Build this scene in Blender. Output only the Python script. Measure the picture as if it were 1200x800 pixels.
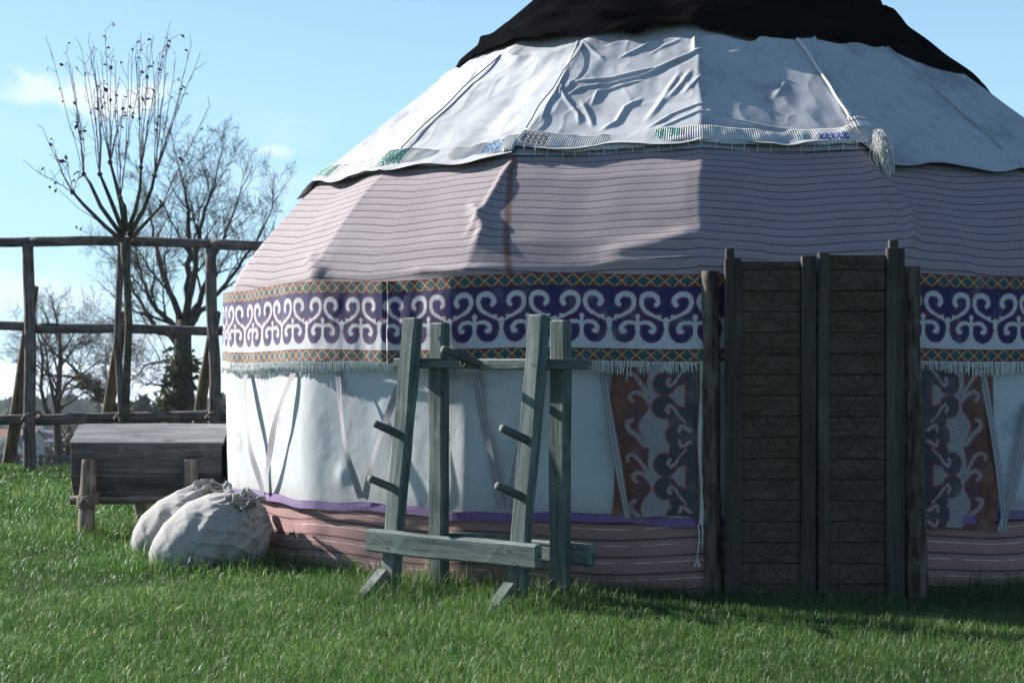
import bpy, math, random
import numpy as np
from mathutils import Vector, Matrix

for o in list(bpy.data.objects):
    bpy.data.objects.remove(o)
SC = bpy.context.scene
COL = SC.collection
R = math.radians

# ------------------------------------------------------------------ camera, sky, sun, exposure
EYE = 1.24          # eye height above the field
FPX = 1900.0        # focal length in photo pixels (1200 wide)
HY = 430.0          # picture row of the field plane's vanishing line
TILT = 1.45         # the field climbs this many degrees away from the camera; the world is drawn in the field's frame

cam_d = bpy.data.cameras.new('camera')
cam = bpy.data.objects.new('camera', cam_d)
COL.objects.link(cam)
cam.location = (0, 0, EYE)
cam.rotation_euler = (R(90), 0, 0)
cam_d.sensor_width = 36.0
cam_d.lens = 36.0 * FPX / 1200.0
cam_d.shift_y = (HY - 400.0) / 1200.0
cam_d.clip_start = 0.05
cam_d.clip_end = 9000
cam_d.dof.use_dof = True
cam_d.dof.focus_distance = 9.0
cam_d.dof.aperture_fstop = 5.0
SC.camera = cam

SUN_EL, SUN_AZ = 28.0, -60.0      # azimuth from +Y towards +X
sd = Vector((math.sin(R(SUN_AZ)) * math.cos(R(SUN_EL)), math.cos(R(SUN_AZ)) * math.cos(R(SUN_EL)), math.sin(R(SUN_EL))))
sl = bpy.data.lights.new('sun', 'SUN')
sl.energy = 5.0
sl.angle = R(0.53)
sl.color = (1.0, 0.965, 0.92)
sun = bpy.data.objects.new('sun', sl)
COL.objects.link(sun)
sun.rotation_euler = sd.to_track_quat('Z', 'Y').to_euler()
sun.location = sd * 60

SC.view_settings.view_transform = 'Standard'
SC.view_settings.look = 'None'
SC.view_settings.gamma = 1.0
SC.view_settings.exposure = 1.4
SC.view_settings.use_curve_mapping = False
SC.render.engine = 'CYCLES'


class G:
    """small helper for building node trees"""
    def __init__(s, nt):
        s.nt = nt

    def n(s, t, ins=None, **at):
        nd = s.nt.nodes.new(t)
        for k, v in at.items():
            setattr(nd, k, v)
        for k, v in (ins or {}).items():
            s.put(nd.inputs[k], v)
        return nd

    def put(s, sock, v):
        if isinstance(v, bpy.types.NodeSocket):
            s.nt.links.new(v, sock)
        elif isinstance(v, (tuple, list)) and len(v) == 3 and sock.type == 'RGBA':
            sock.default_value = (*v, 1)
        else:
            sock.default_value = v

    def m(s, op, a, b=None, c=None, clamp=False):
        nd = s.n('ShaderNodeMath', operation=op, use_clamp=clamp)
        s.put(nd.inputs[0], a)
        if b is not None: s.put(nd.inputs[1], b)
        if c is not None: s.put(nd.inputs[2], c)
        return nd.outputs[0]

    def noise(s, vec, scale, detail=3, rough=0.55, dist=0.0):
        return s.n('ShaderNodeTexNoise', {'Vector': vec, 'Scale': scale, 'Detail': detail, 'Roughness': rough, 'Distortion': dist}).outputs['Fac']

    def ss(s, x, lo, hi, a=0.0, b=1.0):
        nd = s.n('ShaderNodeMapRange', {'Value': x, 'From Min': lo, 'From Max': hi, 'To Min': a, 'To Max': b}, interpolation_type='SMOOTHSTEP')
        return nd.outputs[0]

    def mix(s, f, a, b, mode='MIX'):
        nd = s.n('ShaderNodeMix', data_type='RGBA', blend_type=mode)
        s.put(nd.inputs[0], f); s.put(nd.inputs[6], a); s.put(nd.inputs[7], b)
        return nd.outputs[2]

    def mapv(s, vec, scale=(1, 1, 1), loc=(0, 0, 0), rot=(0, 0, 0)):
        return s.n('ShaderNodeMapping', {'Vector': vec, 'Scale': scale, 'Location': loc, 'Rotation': rot}).outputs[0]

    def addv(s, a, b):
        nd = s.n('ShaderNodeVectorMath', operation='ADD')
        s.put(nd.inputs[0], a); s.put(nd.inputs[1], b)
        return nd.outputs[0]

    def xyz(s, vec):
        nd = s.n('ShaderNodeSeparateXYZ', {0: vec})
        return nd.outputs

    def bump(s, h, strength=0.3, dist=0.01, normal=None):
        ins = {'Height': h, 'Strength': strength, 'Distance': dist}
        if normal is not None: ins['Normal'] = normal
        return s.n('ShaderNodeBump', ins).outputs[0]


# ---- world: Nishita sky, tipped by the slope of the field, with a few fair-weather clouds
world = bpy.data.worlds.new('World')
SC.world = world
world.use_nodes = True
wt = world.node_tree
wt.nodes.clear()
g = G(wt)
tc = g.n('ShaderNodeTexCoord').outputs['Generated']
dirv = g.mapv(tc, rot=(R(TILT), 0, 0))
sky = g.n('ShaderNodeTexSky', {'Vector': dirv}, sky_type='NISHITA', sun_disc=False, sun_elevation=R(SUN_EL),
          sun_rotation=R(SUN_AZ), altitude=50.0, air_density=1.0, dust_density=0.8, ozone_density=2.0)
dx, dy, dz = g.xyz(dirv)[:3]
az = g.m('ARCTAN2', dx, dy)
el = g.m('ARCSINE', dz)
n1 = g.noise(g.mapv(dirv, (1, 1, 1.9)), 24, 6, 0.6, 0.2)
n2 = g.noise(g.mapv(dirv, (1, 1, 3.2)), 5.5, 5, 0.55, 0.1)


def puff(a0, e0, wa, we, amt):
    u = g.m('DIVIDE', g.m('SUBTRACT', az, R(a0)), R(wa))
    v = g.m('DIVIDE', g.m('SUBTRACT', el, R(e0)), R(we))
    d = g.m('SQRT', g.m('ADD', g.m('MULTIPLY', u, u), g.m('MULTIPLY', v, v)))
    d = g.m('ADD', d, g.m('MULTIPLY', g.m('SUBTRACT', n1, 0.5), -2.2))
    return g.ss(d, 1.05, 0.25, 0.0, amt)


cl = None
for pf in ((-14.6, 10.6, 3.1, 0.85, 0.75), (-16.6, 4.0, 3.4, 1.0, 0.45), (-8.4, 9.0, 0.9, 0.35, 0.5), (-13.0, 2.4, 2.2, .6, 0.35),
           (24, 9, 5, 1.1, 0.8), (-44, 7, 6, 1.4, 0.8), (60, 12, 6, 1.5, 0.8), (110, 8, 7, 1.5, 0.8), (-150, 10, 7, 1.6, 0.8), (165, 6, 6, 1.2, 0.8)):
    p = puff(*pf)
    cl = p if cl is None else g.m('MAXIMUM', cl, p)
thin = g.m('MULTIPLY', g.ss(n2, 0.56, 0.74), g.ss(el, R(30), R(2), 0.0, 0.18))
cl = g.m('MAXIMUM', cl, thin)
skyb = g.mix(1.0, sky.outputs[0], (.84, 1.0, 1.12), 'MULTIPLY')
skyb = g.mix(g.ss(el, R(26), R(5), 0.0, 0.72), skyb, (4.3, 7.2, 9.2))      # pale moist air towards the horizon, all round
skyb = g.mix(g.ss(el, R(8), R(-1), 0.0, 0.85), skyb, (5.8, 7.8, 9.0))
skyc = g.mix(cl, skyb, (8.2, 8.7, 9.2))
bg = g.n('ShaderNodeBackground', {'Color': skyc, 'Strength': 0.05})
wo = g.n('ShaderNodeOutputWorld', {'Surface': bg.outputs[0]})

# ------------------------------------------------------------------ helpers
rng = np.random.default_rng(7)
random.seed(11)
WM = {}


def P(px, py, d):
    return np.array([(px - 600.0) / FPX * d, d, EYE - (py - HY) / FPX * d])


def vnoise(p, seed=0):
    p = np.asarray(p, float)
    i = np.floor(p).astype(np.int64)
    f = p - i
    f = f * f * (3 - 2 * f)

    def h(a, b, c):
        n = (a * 374761393 + b * 668265263 + c * 2147483647 + seed * 1274126177) & 0xffffffff
        n = ((n ^ (n >> 13)) * 1274126177) & 0xffffffff
        n = n ^ (n >> 16)
        return (n & 0xffff) / 65535.0
    x, y, z = i[..., 0], i[..., 1], i[..., 2]
    fx, fy, fz = f[..., 0], f[..., 1], f[..., 2]
    r = 0
    for a in (0, 1):
        for b in (0, 1):
            for c in (0, 1):
                w = (fx if a else 1 - fx) * (fy if b else 1 - fy) * (fz if c else 1 - fz)
                r = r + w * h(x + a, y + b, z + c)
    return r * 2 - 1


def fbm(p, oct=3, seed=0):
    r, a = 0, 1.0
    p = np.asarray(p, float)
    for k in range(oct):
        r = r + a * vnoise(p * 2 ** k, seed + k * 17)
        a *= 0.5
    return r


def stack(*a):
    return np.stack(np.broadcast_arrays(*[np.asarray(x, float) for x in a]), -1)


def raw_mesh(name, V, F, uv=None, col=None, smooth=True):
    """V (n,3); F list of face arrays (each (m,3) or (m,4)) ; uv per vertex ; col per vertex"""
    me = bpy.data.meshes.new(name)
    V = np.asarray(V, np.float32)
    if not isinstance(F, list): F = [F]
    F = [np.asarray(f, np.int32) for f in F if len(f)]
    loops = np.concatenate([f.ravel() for f in F])
    sizes = np.concatenate([np.full(len(f), f.shape[1], np.int32) for f in F])
    starts = np.concatenate([[0], np.cumsum(sizes)[:-1]]).astype(np.int32)
    me.vertices.add(len(V)); me.vertices.foreach_set('co', V.ravel())
    me.loops.add(len(loops)); me.loops.foreach_set('vertex_index', loops)
    me.polygons.add(len(sizes)); me.polygons.foreach_set('loop_start', starts)
    me.polygons.foreach_set('loop_total', sizes)
    me.update(calc_edges=True)
    me.polygons.foreach_set('use_smooth', np.full(len(sizes), bool(smooth)))
    if uv is not None:
        l = me.uv_layers.new(name='UVMap')
        l.data.foreach_set('uv', np.asarray(uv, np.float32)[loops].ravel())
    if col is not None:
        c = np.ones((len(V), 4), np.float32); c[:, :3] = col
        a = me.color_attributes.new('Col', 'FLOAT_COLOR', 'POINT')
        a.data.foreach_set('color', c.ravel())
    me.validate()
    return me


def put(name, me, mat, parent=None, M=None):
    o = bpy.data.objects.new(name, me)
    COL.objects.link(o)
    if mat is not None and me is not None and len(me.materials) == 0: me.materials.append(mat)
    M = M if M is not None else Matrix.Identity(4)
    WM[o.name] = M.copy()
    if parent is not None:
        o.parent = parent
        M = WM[parent.name].inverted() @ M
    o.matrix_basis = M
    return o


def mesh_obj(name, V, F, mat, parent=None, origin=None, **k):
    """mesh given in world coordinates, its origin moved to `origin` (default: the parent's)"""
    if origin is None:
        origin = WM[parent.name].translation if parent is not None else Vector((0, 0, 0))
    origin = Vector(origin)
    me = raw_mesh(name, np.asarray(V) - np.array(origin), F, **k)
    return put(name, me, mat, parent, Matrix.Translation(origin))


def tag(o, label=None, cat=None, group=None, kind=None):
    if label: o['label'] = label
    if cat: o['category'] = cat
    if group: o['group'] = group
    if kind: o['kind'] = kind
    return o


def thing(name, loc, label, cat, group=None):
    return tag(put(name, None, None, None, Matrix.Translation(Vector(loc))), label, cat, group)


def gridf(nu, nv):
    i = np.arange((nu - 1) * (nv - 1))
    a = (i // (nv - 1)) * nv + i % (nv - 1)
    return np.stack([a, a + nv, a + nv + 1, a + 1], -1)


def frame(p0, p1, up=(0, 0, 1)):
    p0, p1 = Vector(p0), Vector(p1)
    x = (p1 - p0).normalized()
    z = Vector(up)
    z = (z - x * z.dot(x))
    if z.length < 1e-4: z = Vector((0, 1, 0)) - x * x.y
    z.normalize()
    y = z.cross(x)
    M = Matrix((x, y, z)).transposed().to_4x4()
    M.translation = p0
    return M, (p1 - p0).length


def board_mesh(L, W, T, seed=0, ns=7, ch=0.006, wob=0.002, twist=0.0):
    """board along +X, W along Y, T along Z, centred in Y and Z, worn chamfered edges"""
    c = min(ch, W * .3, T * .3)
    w, t = W / 2, T / 2
    sec = np.array([(w - c, t), (-w + c, t), (-w, t - c), (-w, -t + c), (-w + c, -t), (w - c, -t), (w, -t + c), (w, t - c)])
    xs = np.concatenate([[0], [c * .7], np.linspace(0, L, ns)[1:-1], [L - c * .7], [L]])
    V = []
    for k, x in enumerate(xs):
        s = sec.copy()
        if k in (0, len(xs) - 1): s = s * [1 - c / w * .8, 1 - c / t * .8]
        s = s + wob * vnoise(stack(x * 5 + seed, sec[:, 0] * 30 + seed, sec[:, 1] * 30), seed)[:, None]
        off = wob * 1.3 * vnoise(np.array([[x * 1.7 + seed * 3.1, seed, 0], [x * 1.7 + seed, 7, seed]]), seed)
        V.append(np.concatenate([np.full((8, 1), x), s + off[None, :]], 1))
    V = np.concatenate(V)
    n = len(xs)
    q = []
    for k in range(n - 1):
        for j in range(8):
            q.append((k * 8 + j, (k + 1) * 8 + j, (k + 1) * 8 + (j + 1) % 8, k * 8 + (j + 1) % 8))
    q = np.array(q)[:, ::-1]
    caps = [(0, 3, 2, 1), (0, 7, 4, 3), (7, 6, 5, 4)]
    caps2 = [tuple(reversed([(n - 1) * 8 + i for i in c_])) for c_ in caps]
    q = np.concatenate([q, np.array(caps)[:, ::-1], np.array(caps2)[:, ::-1]])
    return raw_mesh('board', V, [q], smooth=False)


def board(name, p0, p1, W, T, mat, parent, up=(0, 0, 1), seed=None, **k):
    M, L = frame(p0, p1, up)
    if seed is None: seed = random.randint(0, 999)
    return put(name, board_mesh(L, W, T, seed, **k), mat, parent, M)


def log_mesh(L, r0, r1, seed=0, ns=14, n=12, bend=0.01, rough=0.06):
    xs = np.linspace(0, L, ns)
    th = np.linspace(0, 2 * np.pi, n, endpoint=False)
    X, T = np.meshgrid(xs, th, indexing='ij')
    rr = r0 + (r1 - r0) * X / L
    rr = rr * (1 + rough * fbm(stack(X * 3.0 + seed, np.cos(T) * 1.3 + seed, np.sin(T) * 1.3), 3, seed))
    by = bend * vnoise(stack(X * .9 + seed * 1.7, 0 * X + seed, 0 * X), seed)
    bz = bend * vnoise(stack(X * .9 + seed * 2.3, 0 * X + 5, 0 * X + seed), seed + 3)
    V = stack(X, rr * np.cos(T) + by, rr * np.sin(T) + bz).reshape(-1, 3)
    q = []
    for k in range(ns - 1):
        for j in range(n):
            q.append((k * n + j, k * n + (j + 1) % n, (k + 1) * n + (j + 1) % n, (k + 1) * n + j))
    c0, c1 = len(V), len(V) + 1
    V = np.concatenate([V, [[-.004, by[0, 0], bz[0, 0]], [L + .004, by[-1, 0], bz[-1, 0]]]])
    t = [(c0, (j + 1) % n, j) for j in range(n)] + [(c1, (ns - 1) * n + j, (ns - 1) * n + (j + 1) % n) for j in range(n)]
    me = raw_mesh('log', V, [np.array(q)[:, ::-1], np.array(t)[:, ::-1]], smooth=True)
    return me


def log(name, p0, p1, r0, r1, mat, parent, seed=None, **k):
    M, L = frame(p0, p1, (0, 0.3, 1))
    if seed is None: seed = random.randint(0, 999)
    return put(name, log_mesh(L, r0, r1, seed, **k), mat, parent, M)


class Buf:
    """collects tubes and leaves for one mesh"""
    def __init__(s):
        s.V, s.Q, s.T, s.C, s.nv = [], [], [], [], 0

    def add(s, V, Q=None, T=None, col=None):
        V = np.asarray(V, float)
        s.V.append(V)
        if Q is not None and len(Q): s.Q.append(np.asarray(Q) + s.nv)
        if T is not None and len(T): s.T.append(np.asarray(T) + s.nv)
        s.C.append(np.tile(np.asarray(col if col is not None else (1, 1, 1), float), (len(V), 1)))
        s.nv += len(V)

    def tube(s, pts, rad, n=5, col=None, tip=False):
        pts = np.asarray(pts, float); m = len(pts)
        rad = np.broadcast_to(np.asarray(rad, float), (m,))
        tg = np.gradient(pts, axis=0)
        tg /= np.linalg.norm(tg, axis=1, keepdims=True) + 1e-9
        ref = np.array([0.31, 0.93, 0.2]) if abs(tg[:, 2]).mean() > .5 else np.array([0.1, 0.2, 0.97])
        u = np.cross(tg, ref); u /= np.linalg.norm(u, axis=1, keepdims=True) + 1e-9
        v = np.cross(tg, u)
        th = np.linspace(0, 2 * np.pi, n, endpoint=False)
        V = pts[:, None] + rad[:, None, None] * (np.cos(th)[None, :, None] * u[:, None] + np.sin(th)[None, :, None] * v[:, None])
        k, j = np.meshgrid(np.arange(m - 1), np.arange(n), indexing='ij')
        k, j = k.ravel(), j.ravel()
        Q = np.stack([k * n + j, k * n + (j + 1) % n, (k + 1) * n + (j + 1) % n, (k + 1) * n + j], -1)
        Tt = []
        if n > 3:
            Tt = [(0, i + 1, i) for i in range(1, n - 1)] + [((m - 1) * n, (m - 1) * n + i, (m - 1) * n + i + 1) for i in range(1, n - 1)]
        s.add(V.reshape(-1, 3), Q, np.array(Tt) if Tt else None, col)

    def leaf(s, p, size, col, flat=None):
        a = np.array([random.gauss(0, 1) for _ in range(3)]); a /= np.linalg.norm(a)
        b = np.array([random.gauss(0, 1) for _ in range(3)]); b -= a * a.dot(b); b /= np.linalg.norm(b)
        V = [p, p + a * size * .5 + b * size * .3, p + a * size, p + a * size * .5 - b * size * .3]
        s.add(V, [(0, 1, 2, 3)], None, col)

    def build(s, name, mat, parent=None, origin=None, smooth=True):
        F = []
        if s.Q: F.append(np.concatenate(s.Q))
        if s.T: F.append(np.concatenate(s.T))
        return mesh_obj(name, np.concatenate(s.V), F, mat, parent, origin, col=np.concatenate(s.C), smooth=smooth)


# ------------------------------------------------------------------ materials
def mat(name, fn):
    m = bpy.data.materials.new(name)
    m.use_nodes = True
    nt = m.node_tree
    nt.nodes.clear()
    q = G(nt)
    sh = fn(q)
    nt.links.new(sh, nt.nodes.new('ShaderNodeOutputMaterial').inputs[0])
    return m


def pbsdf(q, color, rough=0.85, normal=None, spec=0.25, **kw):
    ins = {'Base Color': color, 'Roughness': rough, 'Specular IOR Level': spec}
    if normal is not None: ins['Normal'] = normal
    ins.update(kw)
    return q.n('ShaderNodeBsdfPrincipled', ins).outputs[0]


def objv(q, per=True):
    t = q.n('ShaderNodeTexCoord').outputs['Object']
    if per:
        r = q.n('ShaderNodeObjectInfo').outputs['Random']
        c = q.n('ShaderNodeCombineXYZ', {0: q.m('MULTIPLY', r, 37.0), 1: q.m('MULTIPLY', r, 91.0), 2: q.m('MULTIPLY', r, 53.0)})
        t = q.addv(t, c.outputs[0])
    return t


def wood(c_dark, c_mid, c_light, grain=60.0, knots=True, rough=.85, bstr=.5, crack=0.5, worn=None):
    def f(q):
        v = objv(q)
        gr = q.noise(q.mapv(v, (1.2, 1, 1)), 1.0, 2)
        w = q.addv(v, q.n('ShaderNodeCombineXYZ', {1: q.m('MULTIPLY', gr, .05), 2: q.m('MULTIPLY', gr, .05)}).outputs[0])
        fine = q.noise(q.mapv(w, (2.5, grain, grain)), 1.0, 5, .65)
        mid = q.noise(q.mapv(w, (1.1, grain * .22, grain * .22)), 1.0, 3, .6)
        pat = q.noise(v, 4.5, 4, .65)
        col = q.mix(q.ss(fine, .3, .7), c_dark, c_mid)
        col = q.mix(q.ss(mid, .42, .75, 0, .75), col, c_light)
        col = q.mix(q.ss(pat, .52, .75, 0, .6), col, c_light)
        col = q.mix(q.ss(pat, .45, .25, 0, .55), col, c_dark)
        h = q.m('ADD', q.m('MULTIPLY', fine, .6), q.m('MULTIPLY', mid, .6))
        ck = q.noise(q.mapv(w, (1.0, grain * .55, grain * .55), (3, 7, 1)), 1.0, 2, .4)
        ckm = q.ss(ck, .30, .24, 0, crack)
        col = q.mix(ckm, col, tuple(x * .25 for x in c_dark))
        h = q.m('SUBTRACT', h, q.m('MULTIPLY', ckm, 1.5))
        if knots:
            vo = q.n('ShaderNodeTexVoronoi', {'Vector': q.mapv(v, (1.6, 5, 5)), 'Scale': 1.0}).outputs['Distance']
            kn = q.ss(vo, .13, .05)
            col = q.mix(q.m('MULTIPLY', kn, .75), col, tuple(x * .35 for x in c_dark))
        if worn:
            bn = q.n('ShaderNodeBevel', {'Radius': .009}, samples=6).outputs[0]
            dp = q.n('ShaderNodeVectorMath', operation='DOT_PRODUCT')
            q.put(dp.inputs[0], bn); q.put(dp.inputs[1], q.n('ShaderNodeNewGeometry').outputs['Normal'])
            ed = q.m('MULTIPLY', q.ss(dp.outputs['Value'], .985, .80), q.ss(q.noise(v, 30, 4, .7), .38, .6))
            col = q.mix(q.m('MULTIPLY', ed, .75), col, worn)
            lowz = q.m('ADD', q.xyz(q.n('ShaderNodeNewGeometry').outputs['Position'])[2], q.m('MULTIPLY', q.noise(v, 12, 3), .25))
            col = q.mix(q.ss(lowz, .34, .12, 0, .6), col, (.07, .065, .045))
        return pbsdf(q, col, rough, q.bump(h, bstr, .006), .25)
    return f


def bark(c0, c1, sc=(5, 40, 40), bs=.8):
    def f(q):
        v = objv(q)
        a = q.noise(q.mapv(v, sc), 1.0, 5, .65)
        b = q.noise(v, 7, 3)
        col = q.mix(q.ss(a, .35, .65), c0, c1)
        col = q.mix(q.ss(b, .5, .7, 0, .5), col, tuple(x * 1.5 for x in c1))
        return pbsdf(q, col, .9, q.bump(a, bs, .012), .15)
    return f


def colattr(q, name='Col'):
    return q.n('ShaderNodeVertexColor', layer_name=name).outputs[0]


def cloth_print(q):
    v = objv(q, False)
    c = colattr(q)
    a = q.noise(v, 260, 2, .7)
    b = q.noise(v, 9, 4, .6)
    c = q.mix(1.0, c, q.n('ShaderNodeCombineColor', {0: q.ss(a, .25, .75, .55, 1.35), 1: q.ss(a, .25, .75, .55, 1.35), 2: q.ss(a, .25, .75, .6, 1.3)}).outputs[0], 'MULTIPLY')
    c = q.mix(q.ss(b, .5, .75, 0, .25), c, (.30, .28, .26))
    return pbsdf(q, c, .95, q.bump(a, .25, .002), .1, **{'Sheen Weight': .2})


def canvas(base, stain, amt=.5, weave=420, spots=.3, mud=False):
    def f(q):
        v = objv(q, False)
        a = q.noise(v, 2.2, 5, .62)
        b = q.noise(q.mapv(v, (1, 1, .35)), 11, 5, .7)
        s = q.noise(v, 55, 3, .6)
        c = q.mix(q.ss(a, .45, .72, 0, amt), base, stain)
        c = q.mix(q.ss(b, .5, .78, 0, amt * .8), c, stain)
        c = q.mix(q.ss(s, .66, .72, 0, spots), c, tuple(x * .45 for x in stain))
        if mud:
            zz = q.xyz(v)[2]
            mm = q.m('ADD', zz, q.m('MULTIPLY', q.m('SUBTRACT', q.noise(v, 6, 4, .65), .5), .35))
            c = q.mix(q.ss(mm, .62, .38, 0, .55), c, (.27, .25, .215))
            bl = q.noise(q.mapv(v, (1, 1, 1.4), (3, 1, 2)), 3.1, 2, .4)
            c = q.mix(q.m('MULTIPLY', q.ss(bl, .64, .68), q.ss(bl, .76, .70, 0, .35)), c, tuple(x * .6 for x in stain))
        w = q.noise(v, weave, 1)
        h = q.m('ADD', q.m('MULTIPLY', w, .15), q.m('MULTIPLY', q.noise(v, 16, 4, .55), 1.0))
        return pbsdf(q, c, .9, q.bump(h, .35, .006), .12)
    return f


def stripes(base, dark, pale, period, wline, streak=False, threads=.8):
    """woven horizontal stripes in the cloth's own UV (metres)"""
    def f(q):
        v3 = objv(q, False)
        uv = q.n('ShaderNodeUVMap', uv_map='UVMap').outputs[0]
        u, v, _ = q.xyz(uv)[:3]
        wob = q.m('MULTIPLY', q.m('SUBTRACT', q.noise(q.mapv(uv, (1.1, 3, 1)), 1.6, 3), .5), .016)
        vv = q.m('ADD', v, wob)
        fr = q.m('FRACT', q.m('DIVIDE', vv, period))
        d = q.m('MULTIPLY', q.m('ABSOLUTE', q.m('SUBTRACT', fr, .5)), period)
        dash = q.noise(q.mapv(uv, (2.5, 30, 1)), 1.0, 3)
        ln = q.m('MULTIPLY', q.ss(d, wline, wline * .45), q.ss(dash, .25, .5, .45, 1))
        fr2 = q.m('FRACT', q.m('ADD', q.m('DIVIDE', vv, period), .34))
        d2 = q.m('MULTIPLY', q.m('ABSOLUTE', q.m('SUBTRACT', fr2, .5)), period)
        dash2 = q.noise(q.mapv(uv, (7, 40, 1), (3, 5, 0)), 1.0, 3)
        ln2 = q.m('MULTIPLY', q.ss(d2, .0048, .002), q.ss(dash2, .36, .55))
        st = q.noise(v3, 2.5, 5, .6)
        th = q.noise(q.mapv(uv, (60, 700, 1)), 1.0, 2)
        c = q.mix(q.ss(st, .4, .75, 0, .4), base, tuple(x * .72 for x in base))
        c = q.mix(q.ss(th, .35, .7, 0, .22), c, pale)
        c = q.mix(q.m('MULTIPLY', ln2, threads), c, pale)
        c = q.mix(q.m('MULTIPLY', ln, .85), c, dark)
        if streak:
            us = q.m('ADD', u, q.m('MULTIPLY', q.m('SUBTRACT', q.noise(q.mapv(uv, (0, 3, 1)), 1.5, 2), .5), .03))
            du = q.m('ABSOLUTE', q.m('SUBTRACT', us, q.m('MULTIPLY_ADD', v, streak[1], streak[0])))
            c = q.mix(q.ss(du, .034, .006, 0, .7), c, (.12, .045, .025))
        h = q.m('ADD', q.m('MULTIPLY', th, .2), q.m('MULTIPLY', q.noise(v3, 9, 4), 1.0))
        return pbsdf(q, c, .9, q.bump(h, .25, .006), .12)
    return f


def carved(q):
    """dark plank with chip-carved four-petal rosettes (UV in metres, u from the leaf's centre)"""
    v = objv(q)
    uv = q.n('ShaderNodeUVMap', uv_map='UVMap').outputs[0]
    u, w, _ = q.xyz(uv)[:3]
    h = .111
    x = q.m('ABSOLUTE', u)
    y = q.m('PINGPONG', w, h)

    def arc(cx, cy):
        a = q.m('SUBTRACT', x, cx); b = q.m('SUBTRACT', y, cy)
        l = q.m('SQRT', q.m('ADD', q.m('MULTIPLY', a, a), q.m('MULTIPLY', b, b)))
        return q.m('ABSOLUTE', q.m('SUBTRACT', l, h))
    d = q.m('MINIMUM', arc(h, 0), arc(0, h))
    inner = q.m('ABSOLUTE', q.m('SUBTRACT', x, y))
    d = q.m('MINIMUM', d, q.m('ADD', inner, .0035))
    gv = q.m('MULTIPLY', q.ss(d, .0075, .0025), q.ss(x, h, h - .004))
    wearn = q.noise(q.mapv(v, (4, 4, 4)), 1.0, 3)
    gv = q.m('MULTIPLY', gv, q.ss(wearn, .3, .55, .35, 1))
    fine = q.noise(q.mapv(v, (4, 60, 60)), 1.0, 5, .65)
    pat = q.noise(v, 5, 4)
    c = q.mix(q.ss(fine, .3, .7), (.040, .031, .024), (.085, .066, .051))
    c = q.mix(q.ss(pat, .5, .75, 0, .5), c, (.105, .09, .078))
    c = q.mix(q.m('MULTIPLY', gv, .35), c, (.02, .017, .014))
    hh = q.m('SUBTRACT', q.m('MULTIPLY', fine, .4), q.m('MULTIPLY', gv, 1.6))
    return pbsdf(q, c, .8, q.bump(hh, .65, .006), .2)


def grass_sh(q):
    c = colattr(q)
    d = q.n('ShaderNodeBsdfPrincipled', {'Base Color': c, 'Roughness': .48, 'Specular IOR Level': .4}).outputs[0]
    c2 = q.mix(1.0, c, (1.25, 1.45, .75), 'MULTIPLY')
    t = q.n('ShaderNodeBsdfTranslucent', {'Color': c2}).outputs[0]
    return q.n('ShaderNodeMixShader', {0: .33, 1: d, 2: t}).outputs[0]


def leaf_sh(q):
    c = colattr(q)
    d = pbsdf(q, c, .6, None, .3)
    t = q.n('ShaderNodeBsdfTranslucent', {'Color': c}).outputs[0]
    return q.n('ShaderNodeMixShader', {0: .3, 1: d, 2: t}).outputs[0]


def ground_sh(q):
    p = q.n('ShaderNodeNewGeometry').outputs['Position']
    a = q.noise(p, .35, 4, .6)
    b = q.noise(p, 6, 5, .7)
    far = q.noise(p, .02, 4, .6)
    c = q.mix(q.ss(b, .3, .7), (.012, .020, .008), (.030, .048, .016))
    c = q.mix(q.ss(a, .5, .75, 0, .5), c, (.075, .08, .035))
    c = q.mix(q.ss(far, .55, .75, 0, .4), c, (.09, .085, .05))
    return pbsdf(q, c, .95, q.bump(b, .6, .03), .1)


MT = {}
MT['canvas'] = mat('white_canvas', canvas((.47, .495, .51), (.33, .345, .345), .45, mud=True))
MT['sheet'] = mat('roof_canvas', canvas((.41, .425, .44), (.23, .245, .26), .95, spots=.4))
MT['felt'] = mat('grey_felt', canvas((.33, .345, .355), (.24, .25, .255), .6))
MT['skirt'] = mat('striped_skirt_cloth', stripes((.27, .15, .138), (.07, .055, .06), (.60, .47, .45), .092, .0085))
MT['roofcloth'] = mat('striped_roof_cloth', stripes((.255, .215, .225), (.05, .045, .052), (.45, .40, .42), .058, .0048, streak=(-1.374, -.26), threads=.22))
MT['print'] = mat('printed_cloth', cloth_print)
MT['black'] = mat('black_felt', lambda q: pbsdf(q, q.mix(q.noise(objv(q, False), 140, 3, .7), (.0025, .0025, .003), (.008, .008, .009)), .95,
                                               q.bump(q.m('ADD', q.noise(objv(q, False), 220, 2, .7), q.noise(objv(q, False), 14, 4)), .5, .006), 0.0))
MT['fringe'] = mat('fringe_yarn', lambda q: pbsdf(q, q.mix(q.noise(objv(q, False), 30, 2), (.44, .48, .46), (.66, .69, .66)), .95, None, .1))
MT['yarn'] = mat('white_yarn', lambda q: pbsdf(q, q.mix(q.noise(objv(q, False), 60, 2), (.48, .48, .46), (.74, .73, .70)), .95, None, .1))
MT['greenwood'] = mat('green_painted_wood', wood((.045, .066, .062), (.105, .145, .137), (.235, .265, .245), 48, crack=.85, bstr=.7, worn=(.30, .30, .265)))
MT['greypeg'] = mat('peg_wood', wood((.045, .055, .053), (.085, .10, .094), (.18, .185, .17), 50))
MT['greywood'] = mat('grey_board_wood', wood((.050, .046, .045), (.12, .110, .106), (.20, .19, .185), 40, crack=.8))
MT['greytop'] = mat('weathered_skylit_lid_wood', wood((.11, .11, .115), (.20, .20, .205), (.31, .31, .315), 40, crack=.8))  # weathered grey, made paler still to paint in sky light on the lid
MT['doorwood'] = mat('door_frame_wood', wood((.024, .021, .019), (.055, .047, .041), (.095, .083, .073), 50))
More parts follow.
